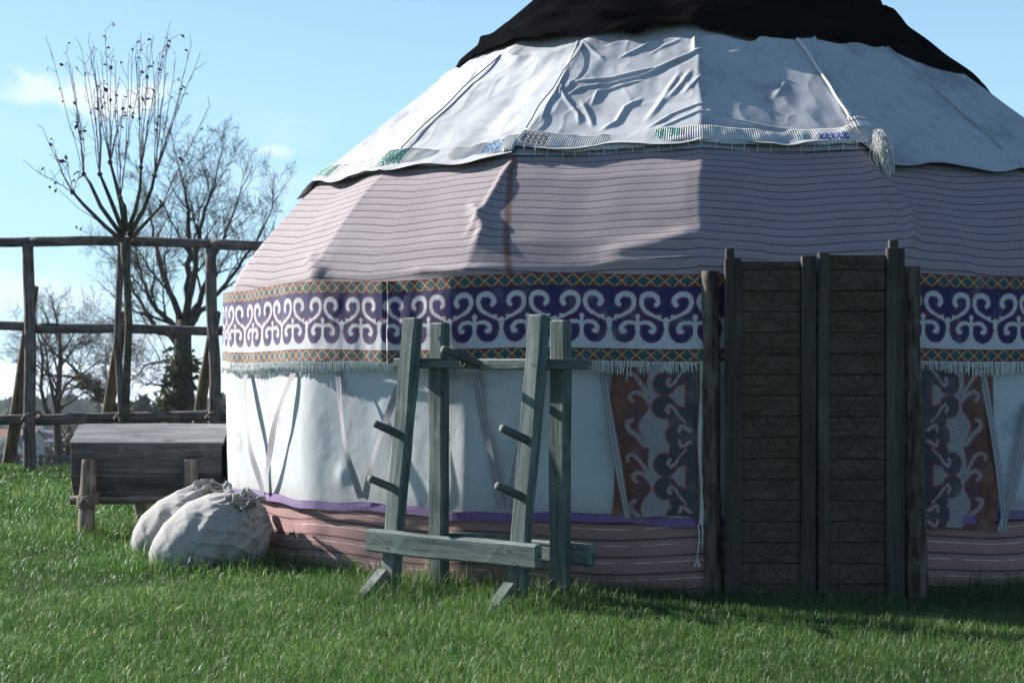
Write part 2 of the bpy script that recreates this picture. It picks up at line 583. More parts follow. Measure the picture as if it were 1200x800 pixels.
MT['carved'] = mat('carved_plank_wood', carved)
MT['doorlog'] = mat('door_log_bark', bark((.025, .020, .017), (.12, .10, .085), (4, 26, 26), 1.0))
MT['fencelog'] = mat('fence_log', bark((.055, .047, .045), (.15, .135, .13), (3, 30, 30), .8))
MT['bracelog'] = mat('brace_log', bark((.06, .045, .032), (.17, .13, .09), (3, 30, 30), .7))
MT['leglog'] = mat('chest_leg_log', bark((.08, .062, .05), (.22, .18, .15), (3, 30, 30), .9))
MT['rope'] = mat('rope', lambda q: pbsdf(q, q.mix(q.noise(objv(q, False), 90, 2), (.07, .06, .05), (.2, .17, .13)), .95))
MT['bark'] = mat('tree_bark', bark((.030, .024, .020), (.085, .070, .060), (14, 14, 5), .8))
MT['youngbark'] = mat('young_tree_bark', bark((.03, .03, .024), (.085, .085, .065), (30, 30, 6), .5))
MT['leaf'] = mat('leaf', leaf_sh)
MT['grass'] = mat('grass_blade', grass_sh)
MT['ground'] = mat('field_ground', ground_sh)


def burlap(q):
    v = objv(q)
    w1 = q.n('ShaderNodeTexNoise', {'Vector': q.mapv(v, (70, 70, 800)), 'Scale': 1.0, 'Detail': 2.0}).outputs['Fac']
    w2 = q.n('ShaderNodeTexNoise', {'Vector': q.mapv(v, (800, 300, 70)), 'Scale': 1.0, 'Detail': 2.0}).outputs['Fac']
    a = q.noise(v, 5, 5, .65)
    c = q.mix(q.ss(q.m('ADD', w1, w2), .75, 1.25), (.24, .228, .218), (.42, .405, .395))
    c = q.mix(q.ss(a, .5, .75, 0, .55), c, (.24, .205, .17))
    h = q.m('ADD', q.m('MULTIPLY', q.m('ADD', w1, w2), .25), q.m('MULTIPLY', q.noise(q.mapv(v, (1, 1, 2.5)), 9, 2), .5))
    return pbsdf(q, c, .95, q.bump(h, .2, .005), .03, **{'Sheen Weight': .15})


MT['burlap'] = mat('burlap', burlap)
MT['housewall'] = mat('house_wall', lambda q: pbsdf(q, q.mix(q.noise(objv(q), 1.2, 4), (.36, .32, .27), (.52, .48, .42)), .9))
MT['housewhite'] = mat('house_white', lambda q: pbsdf(q, q.mix(q.noise(objv(q), 1.2, 4), (.55, .55, .54), (.7, .7, .68)), .9))
MT['tileroof'] = mat('tile_roof', lambda q: pbsdf(q, q.mix(q.noise(objv(q), 2, 4), (.14, .065, .05), (.26, .12, .09)), .9))
MT['slateroof'] = mat('slate_roof', lambda q: pbsdf(q, q.mix(q.noise(objv(q), 2, 4), (.06, .07, .09), (.12, .13, .16)), .8))
MT['pane'] = mat('window_glass', lambda q: pbsdf(q, (.02, .025, .03), .12, None, .5))
MT['trimwhite'] = mat('white_trim', lambda q: pbsdf(q, q.mix(q.noise(objv(q), 3, 2), (.62, .62, .62), (.75, .75, .75)), .6))


# ------------------------------------------------------------------ ground
def field_z(Y):
    Y = np.asarray(Y, float)
    yk = [-4000, 19.7, 21.5, 24, 30, 45, 80, 190, 330, 520, 720, 1200, 4000, 8000]
    ek = [None, None, -.86, -1.1, -1.6, -2.4, -4.5, -8.5, -9.0, -6.5, -5.0, -8, -14, -22]
    s = math.tan(R(TILT))
    zk = [0 if e is None else EYE + e - s * y for y, e in zip(yk, ek)]
    return np.interp(Y, yk, zk)


gx = np.unique(np.concatenate([np.linspace(-4000, -60, 16), np.linspace(-60, 60, 61), np.linspace(60, 4000, 16)]))
gy = np.unique(np.concatenate([np.linspace(-3000, -40, 10), np.linspace(-40, 18, 30), np.linspace(18, 50, 33), np.linspace(50, 800, 60), np.linspace(800, 8000, 25)]))
GX, GY = np.meshgrid(gx, gy, indexing='ij')
GZ = field_z(GY) + np.where((np.abs(GX) < 55) & (GY < 19) & (GY > -30), 0, 0)
tag(mesh_obj('ground', stack(GX, GY, GZ).reshape(-1, 3), gridf(len(gx), len(gy)), MT['ground']), 'mown green field running back to a low crest', 'ground', kind='structure')

# ------------------------------------------------------------------ the yurt
CX, CY, RW = 1.385, 12.2, 3.50
YC = Vector((CX, CY, 0))
VA = np.array([-188, -168, -148, -128, -108, -88, -68, -48, -28, -6, 12.5, 32, 52, 72, 92, 112, 132, 152, 172, 192.0])
PHI = np.unique(np.round(np.concatenate([np.arange(-180, -116, 2.0), np.arange(-116, 62, .25), np.arange(62, 180.01, 2.0)]), 3))


def angs(*a):
    v = np.unique(np.round(np.concatenate(a), 3))
    return v[np.concatenate([[True], np.diff(v) > .045])]


def facet(phi, k):
    i = np.clip(np.searchsorted(VA, phi, side='right') - 1, 0, len(VA) - 2)
    m = (VA[i] + VA[i + 1]) / 2; h = (VA[i + 1] - VA[i]) / 2
    x = (phi - m) / h
    f = 0
    for o in (-1.2, -.6, 0, .6, 1.2):          # cloth rounds off over the poles
        p_ = phi + o
        j = np.clip(np.searchsorted(VA, p_, side='right') - 1, 0, len(VA) - 2)
        f = f + np.cos(np.radians((VA[j + 1] - VA[j]) / 2)) / np.cos(np.radians(p_ - (VA[j] + VA[j + 1]) / 2)) / 5
    return 1 - k + k * f, x


PR = np.array([(3.515, 1.70), (3.50, 1.79), (3.41, 1.95), (3.27, 2.13), (3.085, 2.345), (2.89, 2.52)] +
              [(r, 2.52 + (2.89 - r) * .83) for r in np.arange(2.75, .6, -.15)])
PS = np.concatenate([[0], np.cumsum(np.hypot(*np.diff(PR, axis=0).T))])


def prof(s):
    r = np.interp(s, PS, PR[:, 0]); z = np.interp(s, PS, PR[:, 1])
    e = .06
    dr = np.interp(s + e, PS, PR[:, 0]) - np.interp(s - e, PS, PR[:, 0])
    dz = np.interp(s + e, PS, PR[:, 1]) - np.interp(s - e, PS, PR[:, 1])
    l = np.hypot(dr, dz) + 1e-9
    return r, z, dz / l, -dr / l


def s_at_r(r):
    return float(np.interp(-r, -PR[:, 0], PS))


def roof_pt(phi, s, disp=0.0, k=1.0, sag=0.0):
    """phi in degrees; disp along the surface normal; sag: cloth hollow between the roof poles"""
    r, z, nr, nz = prof(s)
    f, x = facet(phi + .28 * np.sin(s * 4.1 + phi * .05) + .16 * np.sin(s * 11 + 1), k)
    dd = disp - sag * (1 - x * x)
    rr = r * f + dd * nr
    a = np.radians(phi)
    return stack(CX + rr * np.sin(a), CY - rr * np.cos(a), z + dd * nz)


def wall_pt(phi, z, off=0.0, k=.9):
    f, x = facet(phi, k)
    rr = RW * f + off
    a = np.radians(phi)
    return stack(CX + rr * np.sin(a), CY - rr * np.cos(a), z)


def to_px(p):
    return np.stack([600 + FPX * p[..., 0] / p[..., 1], HY - FPX * (p[..., 2] - EYE) / p[..., 1]], -1)


_ph, _s = np.meshgrid(np.arange(-110, 60, .25), np.arange(0, 3.0, .012), indexing='ij')
_pp = to_px(roof_pt(_ph, _s))
_wz, _wp = np.arange(0, 1.8, .01), np.arange(-110, 60, .25)
_wph, _wzz = np.meshgrid(_wp, _wz, indexing='ij')
_wpp = to_px(wall_pt(_wph, _wzz, .03))


def roof_inv(px, py):
    i = np.argmin((_pp[..., 0] - px) ** 2 + (_pp[..., 1] - py) ** 2 + np.where(_ph < -75, 1e6, 0))
    return _ph.ravel()[i], _s.ravel()[i]


def wall_inv(px, py):
    i = np.argmin((_wpp[..., 0] - px) ** 2 + (_wpp[..., 1] - py) ** 2 + np.where(_wph < -75, 1e6, 0))
    return _wph.ravel()[i], _wzz.ravel()[i]


def polydist(A, B, pts):
    """distance from (A,B) to a polyline, and the parameter 0..1 along it"""
    best = np.full(A.shape, 1e9); tt = np.zeros(A.shape)
    n = len(pts) - 1
    for k in range(n):
        (x0, y0), (x1, y1) = pts[k], pts[k + 1]
        dx_, dy_ = x1 - x0, y1 - y0
        t = np.clip(((A - x0) * dx_ + (B - y0) * dy_) / (dx_ * dx_ + dy_ * dy_ + 1e-12), 0, 1)
        d = np.hypot(A - x0 - t * dx_, B - y0 - t * dy_)
        m = d < best
        best[m] = d[m]; tt[m] = (k + t[m]) / n
    return best, tt


def folds_px(PHm, Sm, lst, inv=roof_inv, rad=2.5):
    """raised folds of cloth whose crests are given as picture points on the roof"""
    out = np.zeros(PHm.shape)
    A = np.radians(PHm) * rad
    for pts, amp, sig in lst:
        q = [(np.radians(a) * rad, b) for a, b in (inv(*p) for p in pts)]
        d, t = polydist(A, Sm, q)
        out += amp * np.exp(-(d / sig) ** 2) * np.clip(np.sin(np.pi * np.clip(t * .9 + .05, 0, 1)) * 1.6, 0, 1)
    return out


yurt = thing('yurt', (CX, CY, 0), 'large round yurt with white canvas, patterned blue band, striped roof and black crown cover', 'yurt')


def ring(name, mat_, uvs, pos, parent=yurt, col=None, nu=None, nv=None):
    return mesh_obj(name, pos.reshape(-1, 3), gridf(nu, nv), mat_, parent, uv=None if uvs is None else uvs.reshape(-1, 2), col=col)


# skirt
zs = np.linspace(-.03, .45, 26)
A_, Z_ = np.meshgrid(PHI, zs, indexing='ij')
d = .012 * fbm(stack(A_ * .12, Z_ * 4, 0), 3, 3) + .02 * (1 - Z_ / .45)
sagv = .02 * (1 - facet(A_, 1)[1] ** 2)
ring('skirt', MT['skirt'], stack(np.radians(A_) * RW, Z_ + .010 * np.sin(A_ * .33) + sagv), wall_pt(A_, Z_, d, .95), nu=len(PHI), nv=len(zs))

# white wall canvas
zs = np.linspace(.40, 1.34, 60)
A_, Z_ = np.meshgrid(PHI, zs, indexing='ij')
w = np.sin(np.pi * np.clip((Z_ - .4) / .9, 0, 1))
d = .020 + w * (.011 * fbm(stack(A_ * .10, Z_ * 1.3, 0), 2, 5) + .002 * fbm(stack(A_ * .5, Z_ * 4, 2), 2, 9)) + .002 * fbm(stack(A_ * .22, Z_ * 1.0, 4), 2, 2)
cl_ = wall_inv(398, 556)
d = d + .012 * np.exp(-(((A_ - cl_[0]) / .7) ** 2 + ((Z_ - cl_[1]) / .06) ** 2))
cl_ = wall_inv(548, 540)
d = d + .02 * np.exp(-(((A_ - cl_[0]) / 1.3) ** 2 + ((Z_ - cl_[1]) / .25) ** 2))
ring('wall_canvas', MT['canvas'], None, wall_pt(A_, Z_, d, .95), nu=len(PHI), nv=len(zs))


# purple woven ribbon along the foot of the canvas
def ribbon_col(A, V):
    c = np.empty(A.shape + (3,)); c[...] = (.19, .135, .235)
    x = np.abs(((np.radians(A) * RW) / .03) % 1 - .5)
    v = (V - .5)
    c[np.abs(np.hypot(x * .9, v * 1.2) - .27) < .07] = (.16, .07, .28)
    c[np.abs(np.abs(v) - .42) < .05] = (.14, .06, .24)
    return c


pr = angs(PHI, np.arange(-95, 45, .1))
vs = np.linspace(0, 1, 11)
A_, V_ = np.meshgrid(pr, vs, indexing='ij')
zr = .388 + .050 * V_ + .008 * np.sin(A_ * .29) + .004 * np.sin(A_ * .9)
d = .040 + .003 * fbm(stack(A_ * .3, V_, 0), 2, 4)
ring('trim_ribbon', MT['print'], None, wall_pt(A_, zr, d, .95), col=ribbon_col(A_, V_).reshape(-1, 3), nu=len(pr), nv=len(vs))


# patterned band: white ram's-horn scrolls with red outlines on dark blue, diamond borders
def stroke(X, Y, pts, w0, w1, wm=None):
    """signed distance to a tapering curved stroke (Catmull-Rom through pts)"""
    pts = np.array(pts, float)
    p = np.vstack([2 * pts[0] - pts[1], pts, 2 * pts[-1] - pts[-2]])
    cur = []
    for i in range(1, len(p) - 2):
        for t in np.linspace(0, 1, 7)[:-1]:
            a, b, c, e = p[i - 1], p[i], p[i + 1], p[i + 2]
            cur.append(.5 * (2 * b + (c - a) * t + (2 * a - 5 * b + 4 * c - e) * t * t + (3 * b - a - 3 * c + e) * t ** 3))
    cur.append(p[-2])
    d, t = polydist(X, Y, cur)
    w = w0 + (w1 - w0) * t
    if wm: w = w + wm * np.sin(np.pi * t)
    return d - w / 2


PER = .31


def motif_sdf(x, y):
    """x relative to the fleuron, |x| <= PER / 2"""
    ax = np.abs(x)
    xs = PER / 2 - ax                # distance from the stalk between two motifs
    lobe = np.hypot(xs - .080, y - .168) - .0655
    white = np.maximum(-lobe, y - .168)
    stalk = stroke(xs, y, [(0, .10), (0, .168), (0, .195), (0, .226)], .010, .034)
    flag = np.maximum(np.maximum(y - .256, .232 - y + (xs - .03) * .35), np.maximum(xs - .072, .026 - xs))
    hook = stroke(xs, y, [(.0, .216), (.035, .234), (.075, .255), (.116, .280), (.135, .320), (.124, .358), (.086, .369), (.053, .353), (.043, .325), (.053, .311)], .007, .026, .010)
    stem = stroke(ax, y, [(0, .095), (0, .168), (0, .21)], .014, .030)
    bulb = np.minimum(np.hypot(ax, y - .245) - .014, stroke(ax, y, [(0, .20), (0, .22), (0, .245)], .026, .016))
    curl = stroke(ax, y, [(0, .203), (.035, .215), (.068, .209), (.088, .186), (.084, .166), (.072, .166)], .016, .026, .004)
    return np.minimum.reduce([white, stalk, flag, hook, stem, bulb, curl])


BH = .072


def border_col(X, v):
    """lattice of gold lines round dark diamonds; v 0..1 across the border"""
    x = (X / .0785) % 1 - .5
    dd = np.abs(x) + np.abs(v - .5)
    c = np.empty(X.shape + (3,)); c[...] = (.16, .045, .055)
    c[dd < .545] = (.46, .33, .13)
    c[dd < .425] = (.015, .02, .03)
    c[dd < .375] = (.03, .085, .115)
    c[(v < .05) | (v > .95)] = (.05, .012, .025)
    return c


def band_col(X, Y):
    c = np.empty(X.shape + (3,))
    c[...] = (.030, .033, .11)
    x = (X / PER + .5) % 1 * PER - PER / 2
    m = motif_sdf(x, Y)
    c[m < .0095] = (.20, .045, .07)
    c[m < .0065] = (.035, .022, .08)
    c[m < .0022] = (.17, .05, .075)
    c[m < 0] = (.50, .51, .53)
    c[Y < .099] = (.50, .51, .53)
    lo = Y < BH
    c[lo] = border_col(X, Y / BH)[lo]
    hi = Y > .475 - BH
    c[hi] = border_col(X, (Y - .475 + BH) / BH)[hi]
    return c


def band_off(A):
    return .048 + .006 * np.sin(A * .31) + .004 * np.sin(A * .83 + 1)


bp = angs(np.arange(-180, -100, 1.0), np.arange(-100, 45, .070), np.arange(45, 180.1, 1.0))
bv = np.linspace(0, .475, 112)
A_, V_ = np.meshgrid(bp, bv, indexing='ij')
X_ = np.radians(A_) * RW
seam = -37.2
side = 1 / (1 + np.exp(-(A_ - seam) / .06))
zb = 1.272 + V_ * (1.0 + .012 * np.sin(A_ * .21)) + .006 * np.sin(A_ * .23) + .012 * side * (V_ < .2) * 0
d = band_off(A_) + .006 * fbm(stack(A_ * .35, V_ * 3, 0), 3, 8) - .02 * np.exp(-((A_ - seam) / .22) ** 2) + .012 * np.exp(-((A_ - seam - .5) / .4) ** 2)
xcol = X_ + np.where(A_ > seam, .09, 0)
band = ring('patterned_band', MT['print'], None, wall_pt(A_, zb, d, .9), col=band_col(xcol, V_).reshape(-1, 3), nu=len(bp), nv=len(bv))

# fringe of the band (hundreds of yarn strands)
fb = Buf()
for a in np.arange(-104, 48, .115):
    L = .062 + .012 * math.sin(a * .37) + random.uniform(-.008, .010)
    tw = random.gauss(0, .12); wv = random.uniform(.0018, .0032)
    z0 = 1.276 + .006 * math.sin(a * .23)
    zz = np.array([z0, z0 - L * .35, z0 - L * .72, z0 - L])
    aa = a + np.array([0, .3, .6, 1.0]) * tw + np.array([0, random.gauss(0, .03), random.gauss(0, .05), 0])
    oo = band_off(a) + .002 + np.array([0, .004, .004, random.uniform(-.004, .006)])
    hw = np.degrees(wv / RW)
    l = wall_pt(aa - hw * np.array([1, 1, 1, .6]), zz, oo, .9); r_ = wall_pt(aa + hw * np.array([1, 1, 1, .6]), zz, oo, .9)
    c = wall_pt(aa, zz, oo + .004, .9)
    Q = []
    for k in range(3):
        Q += [(k, k + 1, k + 5, k + 4), (k + 4, k + 5, k + 9, k + 8)]
    fb.add(np.concatenate([l, c, r_]), Q)
tag(fb.build('fringe', MT['fringe'], band), kind='stuff')


# woven straps in V shapes over the canvas
def strap_col(v):
    c = np.empty(v.shape + (3,)); c[...] = (.52, .53, .54)
    a = np.abs(v - .5)
    c[a < .06] = (.30, .13, .07)
    c[(a > .13) & (a < .25)] = (.11, .14, .20)
    c[(a > .34) & (a < .46)] = (.12, .13, .18)
    return c


def strap(x0, y0, x1, y1, w=.045, lift=.05):
    a0, z0 = wall_inv(x0, y0); a1, z1 = wall_inv(x1, y1)
    p0 = wall_pt(a0, z0, .036, .9); p1 = wall_pt(a1, z1, .040, .9)
    t = np.linspace(0, 1, 22); v = np.linspace(0, 1, 21)
    T_, V_ = np.meshgrid(t, v, indexing='ij')
    am = a0 + (a1 - a0) * T_; zm = z0 + (z1 - z0) * T_
    onw = wall_pt(am, zm, .034, .95)
    st = p0 + (p1 - p0) * T_[..., None]
    outd = stack(np.sin(np.radians(am)), -np.cos(np.radians(am)), 0)
    sidev = np.cross(p1 - p0, outd.reshape(-1, 3)).reshape(outd.shape)
    sidev /= np.linalg.norm(sidev, axis=-1, keepdims=True)
    gap = np.maximum(((st - onw) * outd).sum(-1), 0)
    sd_ = random.randint(0, 99)
    bulge = lift * np.sin(np.pi * T_) ** .8 * (.75 + .35 * vnoise(stack(T_ * 3 + sd_, 0, 0), sd_))
    curl = .010 * np.cos(T_ * 7 + sd_) * (V_ - .5)
    pos = onw + outd * (gap + bulge + curl + .006)[..., None] + sidev * ((V_ - .5) * w * (1 + .1 * np.sin(T_ * 9 + sd_)))[..., None]
    ring('strap', MT['print'], None, pos, col=strap_col(V_).reshape(-1, 3), nu=22, nv=21)


for s_ in ((291, 436, 311, 577, .055), (346, 436, 314, 577, .055), (396, 434, 426, 583, .043), (478, 434, 430, 583, .043), (557, 432, 588, 594, .043),
           (640, 434, 594, 595, .043), (707, 436, 735, 606, .04), (1204, 470, 1170, 622, .05), (1150, 436, 1176, 622, .045), (1330, 436, 1290, 622, .05)):
    strap(*s_[:4], w=s_[4], lift=.05 if s_[0] < 500 else .035)


# printed door curtains either side of the door
def curtain_col(X, Y, W, seed):
    """X 0 at the door side .. W at the free edge; Y up"""
    P_ = .435
    y = (Y % P_)
    c = np.empty(X.shape + (3,))
    n = fbm(stack(X * 16, Y * 16, seed), 3, seed)
    c[...] = (.165, .068, .046)
    c[n > .15] = (.215, .092, .055)
    edge = .262 + .022 * np.sin(2 * np.pi * Y / P_ + 1.2) + .016 * np.sin(4 * np.pi * Y / P_)
    fin = np.minimum.reduce([stroke(X, (Y + .10 + o) % P_, [(.27, .05), (.31, .10), (.35, .13), (.36, .17), (.335, .18)], .03, .022) for o in (0,)] + [stroke(X, (Y + .31) % P_, [(.23, .04), (.27, .09), (.32, .11), (.35, .085), (.33, .06)], .026, .02), stroke(X, (Y + .31) % P_, [(.25, .10), (.29, .15), (.33, .20), (.37, .20), (.375, .17)], .024, .018)])
    bl = np.clip((edge + .17 - X) / .11, 0, 1) * np.clip(.8 + n, 0, 1)
    c[...] = c * (1 - bl[..., None] * .75) + np.array([.07, .045, .08]) * bl[..., None] * .75
    white = np.minimum(X - edge, fin)
    c[white < .006] = (.22, .05, .05)
    c[white < 0] = (.25, .245, .25)
    # trefoil motifs growing from the door side
    m = np.full(X.shape, 1e9)
    for oy in (-P_, 0, P_):
        yy = y - oy
        for sgn, cy in ((-1, .155), (1, .28)):
            m = np.minimum(m, np.hypot(X - .165, yy - cy) - .058)
            m = np.minimum(m, stroke(X, yy, [(.0, cy + sgn * .10), (.07, cy + sgn * .045), (.15, cy)], .11, .05))
            m = np.minimum(m, stroke(X, yy, [(.04, cy + sgn * .09), (.11, cy + sgn * .085), (.125, cy + sgn * .06)], .05, .025))
    m = np.minimum(m, X - .05)
    for oy in (0, P_):
        m = np.minimum(m, np.hypot((X - .085) * .9, (y - oy)) - .062)
    hk = np.full(X.shape, 1e9)
    for oy in (-P_, 0, P_):
        yy = y - oy
        for sgn, cy in ((-1, .155), (1, .28)):
            hk = np.minimum(hk, stroke(X, yy, [(.05, cy + sgn * .085), (.095, cy + sgn * .035), (.105, cy + sgn * .015), (.135, cy - sgn * .01), (.15, cy + sgn * .012), (.14, cy + sgn * .026)], .010, .020))
            hk = np.minimum(hk, stroke(X, yy, [(.03, cy + sgn * .125), (.075, cy + sgn * .10), (.085, cy + sgn * .13)], .018, .014))
    c[(m < .007)] = (.23, .05, .06)
    g_ = m < 0
    c[g_] = (.062, .064, .078)
    c[g_ & (hk < .005)] = (.2, .05, .06)
    c[g_ & (hk < 0)] = (.27, .27, .29)
    return c


def curtain(a_door, a_free, z0, z1, seed, lean=0.0):
    W = abs(math.radians(a_free - a_door)) * RW
    nu, nv = int(W / .0055), int((z1 - z0) / .0065)
    u = np.linspace(0, 1, nu); v = np.linspace(0, 1, nv)
    U_, V_ = np.meshgrid(u, v, indexing='ij')
    A = a_door + (a_free - a_door) * U_ * (1 + lean * (V_ - .5) * 0) + lean * np.sin(np.pi * V_) * U_ + .25 * np.sin(V_ * 7) * U_
    Z = z0 + (z1 - z0) * V_ + .01 * np.sin(U_ * 6)
    d = .050 + .010 * fbm(stack(U_ * 4, V_ * 3, seed), 3, seed) + .012 * np.sin(U_ * 9 + seed) * (1 - V_)
    f = gridf(nu, nv)
    if a_free < a_door: f = f[:, ::-1]
    return mesh_obj('door_curtain', wall_pt(A, Z, d, .95).reshape(-1, 3), f, MT['print'], yurt, col=curtain_col(U_ * W, Z, W, seed).reshape(-1, 3))


aL0, _ = wall_inv(816, 520); aL1, _ = wall_inv(717, 520)
cL = curtain(aL0, aL1, .435, 1.25, 3)
aR0, _ = wall_inv(1080, 520); aR1, _ = wall_inv(1160, 520)
cR = curtain(aR0, aR1, .36, 1.25, 5, .5)

# pale edging strip with a red border on the left curtain, ending in a loose tassel
sb = np.linspace(0, 1, 120); sv = np.linspace(0, 1, 13)
B_, V_ = np.meshgrid(sb, sv, indexing='ij')
aE = aL0 + .55 + (V_ - .5) * .95 + .1 * np.sin(B_ * 9)
zE = .40 + .86 * B_
ec = np.empty(B_.shape + (3,)); ec[...] = (.45, .48, .47)
ec[V_ < .25] = (.15, .045, .05)
ec[(np.abs(V_ - .7) < .09) & (np.sin(B_ * 260) > .1)] = (.10, .10, .12)
mesh_obj('edging_strip', wall_pt(aE, zE, .062 + .006 * np.sin(B_ * 12), .95).reshape(-1, 3), gridf(120, 13), MT['print'], cL, col=ec.reshape(-1, 3))
tb = Buf()
for k in range(26):
    a0 = aL0 + .75 + random.uniform(-.3, .35); z0 = .44 + random.uniform(0, .25)
    L = random.uniform(.10, .20)
    q = [wall_pt(a0 + random.uniform(-.15, .15) * j / 4, z0 - L * j / 4, .07 + random.uniform(-.006, .008), .95) for j in range(5)]
    tb.tube(q, .0028, 3)
q = [wall_pt(aL0 + .2 + .1 * math.sin(j), .40 - .045 * j, .07, .95) for j in range(5)]
tb.tube(q, .004, 4)
for k in range(14):
    p_ = q[-1] + np.array([random.uniform(-.02, .02), 0, 0])
    tb.tube([q[-1], (q[-1] + p_) / 2 - [0, 0, .02], p_ - [0, 0, .045]], .0025, 3)
tb.build('tassel', MT['fringe'], cL)

# striped lower roof cloth
sm = np.linspace(0, s_at_r(2.80), 90)
A_, S_ = np.meshgrid(PHI, sm, indexing='ij')
f_, x_ = facet(A_, 1)
d = .006 * fbm(stack(A_ * .14, S_ * 1.6, 0), 2, 12)
d += folds_px(A_, S_, [([(603, 184), (585, 214), (566, 245), (548, 275)], .018, .022), ([(553, 238), (560, 252), (567, 268), (560, 285)], .028, .028),
                       ([(822, 272), (770, 286), (700, 300)], .025, .06), ([(700, 309), (760, 306), (820, 300)], .02, .02),
                       ([(1016, 196), (1040, 218), (1062, 240)], .02, .03), ([(1060, 238), (1066, 256), (1068, 300)], .04, .03),
                       ([(362, 300), (368, 312), (380, 322)], .03, .04), ([(480, 316), (520, 318), (590, 316)], .02, .03)])
ridge = np.exp(-((1 - np.abs(x_)) / .05) ** 2)
d += .004 * ridge
vv = S_ + .035 * (1 - x_ ** 2) * (.6 + .5 * vnoise(stack(np.floor(A_ / 19.9), 0, 0), 4)) + .006 * np.sin(A_ * .6)
ring('roof_cloth', MT['roofcloth'], stack(np.radians(A_) * 3.35, vv), roof_pt(A_, S_, d, 1.0, .014 * np.clip(S_ / .4, 0, 1)), nu=len(PHI), nv=len(sm))

# grey felt layer below the white sheet
sm = np.linspace(s_at_r(2.93), s_at_r(1.3), 60)
A_, S_ = np.meshgrid(PHI, sm, indexing='ij')
ring('felt_layer', MT['felt'], None, roof_pt(A_, S_, .012 + .005 * fbm(stack(A_ * .3, S_ * 3, 0), 3, 2), 1.0, .02), nu=len(PHI), nv=len(sm))

# white upper roof sheet with its drawn folds
NV = 150
t01 = np.linspace(0, 1, NV)
A_, T_ = np.meshgrid(angs(np.arange(-180, -116, 2.0), np.arange(-116, -62, .25), np.arange(-62, 33, .16), np.arange(33, 62, .25), np.arange(62, 180.1, 2.0)), t01, indexing='ij')
f_, x_ = facet(A_, 1)
hem_r = 2.905 + np.where(A_ < -28, .045, 0) + .018 * np.sin(A_ * .5) + .14 / (1 + np.exp(-(A_ - 13.2) / .35)) + .03 * (1 - x_ ** 2) * np.where(A_ < -28, 1, .3)
top_r = 1.95 + .025 * (1 - x_ ** 2) + .02 * np.sin(A_ * .7)
r_ = hem_r + (top_r - hem_r) * T_
S_ = np.interp(-r_, -PR[:, 0], PS)


def zz_(pts):
    return [(640 + x / 3.75, y / 3.75) for x, y in pts]


FL = [(zz_([(110, 370), (300, 350), (480, 310), (620, 260), (690, 235)]), .034, .026), (zz_([(100, 430), (160, 395), (400, 345), (560, 290)]), .024, .018),
      (zz_([(205, 460), (230, 410), (420, 360)]), .022, .017), (zz_([(75, 380), (68, 410), (90, 450), (140, 510), (150, 550)]), .022, .016),
      (zz_([(155, 450), (190, 520), (210, 560)]), .022, .020), (zz_([(250, 580), (310, 540), (350, 480), (420, 440)]), .026, .022),
      (zz_([(330, 265), (450, 215), (590, 155)]), .026, .020), (zz_([(170, 195), (350, 185), (470, 185), (580, 150)]), .022, .018),
      (zz_([(170, 205), (220, 250), (260, 275)]), .016, .022), (zz_([(460, 250), (520, 222), (600, 190)]), .012, .022),
      (zz_([(440, 540), (540, 400), (590, 330)]), .022, .030), (zz_([(520, 450), (600, 370), (640, 320)]), .022, .028), (zz_([(600, 420), (660, 370), (690, 350)]), .018, .024),
      (zz_([(450, 580), (550, 520), (650, 480), (690, 475)]), .022, .016), (zz_([(500, 580), (580, 545), (660, 515), (720, 510)]), .018, .012),
      (zz_([(690, 490), (800, 530), (950, 565), (1100, 580)]), .016, .014), (zz_([(690, 510), (820, 550), (950, 575)]), .014, .012),
      (zz_([(665, 130), (650, 190), (655, 245)]), .035, .022), (zz_([(700, 145), (850, 180), (1000, 200), (1130, 208)]), .028, .020),
      (zz_([(1080, 195), (1130, 150), (1170, 170), (1172, 225)]), .035, .022), (zz_([(830, 390), (950, 320), (1080, 250)]), .012, .05),
      (zz_([(1010, 430), (1050, 360)]), .014, .030), (zz_([(730, 260), (860, 240), (980, 250)]), .010, .04),
      (zz_([(1215, 300), (1260, 400), (1310, 500), (1370, 560)]), .022, .030),
      ([(948, 45), (970, 85), (1000, 148)], .022, .018), ([(1050, 75), (1090, 110), (1150, 160)], .016, .015), ([(575, 72), (520, 130), (490, 168)], .012, .012),
      ([(688, 40), (660, 95), (635, 145)], .014, .014), ([(430, 165), (480, 120), (530, 85)], .010, .03), ([(540, 110), (600, 92), (640, 84)], .006, .05)]
d = .030 + .007 * fbm(stack(A_ * .25, S_ * 2.6, 0), 2, 21) + .003 * (1 - np.abs(fbm(stack(A_ * .22 + S_ * 2.0, S_ * 3.0 - A_ * .08, 3), 2, 77))) ** 4 + folds_px(A_, S_, [(p_, a_f * .5, max(s_f * .68, .0105)) for p_, a_f, s_f in FL])
d += .004 * np.exp(-((1 - np.abs(x_)) / .05) ** 2)
d += .012 * np.exp(-(T_ / .02) ** 2) + .008 * np.exp(-((1 - T_) / .03) ** 2)
pos = roof_pt(A_, S_, d, 1.0, .03 * np.sin(np.pi * np.clip(T_, 0, 1)))
ring('roof_sheet', MT['sheet'], None, pos, nu=A_.shape[0], nv=NV)


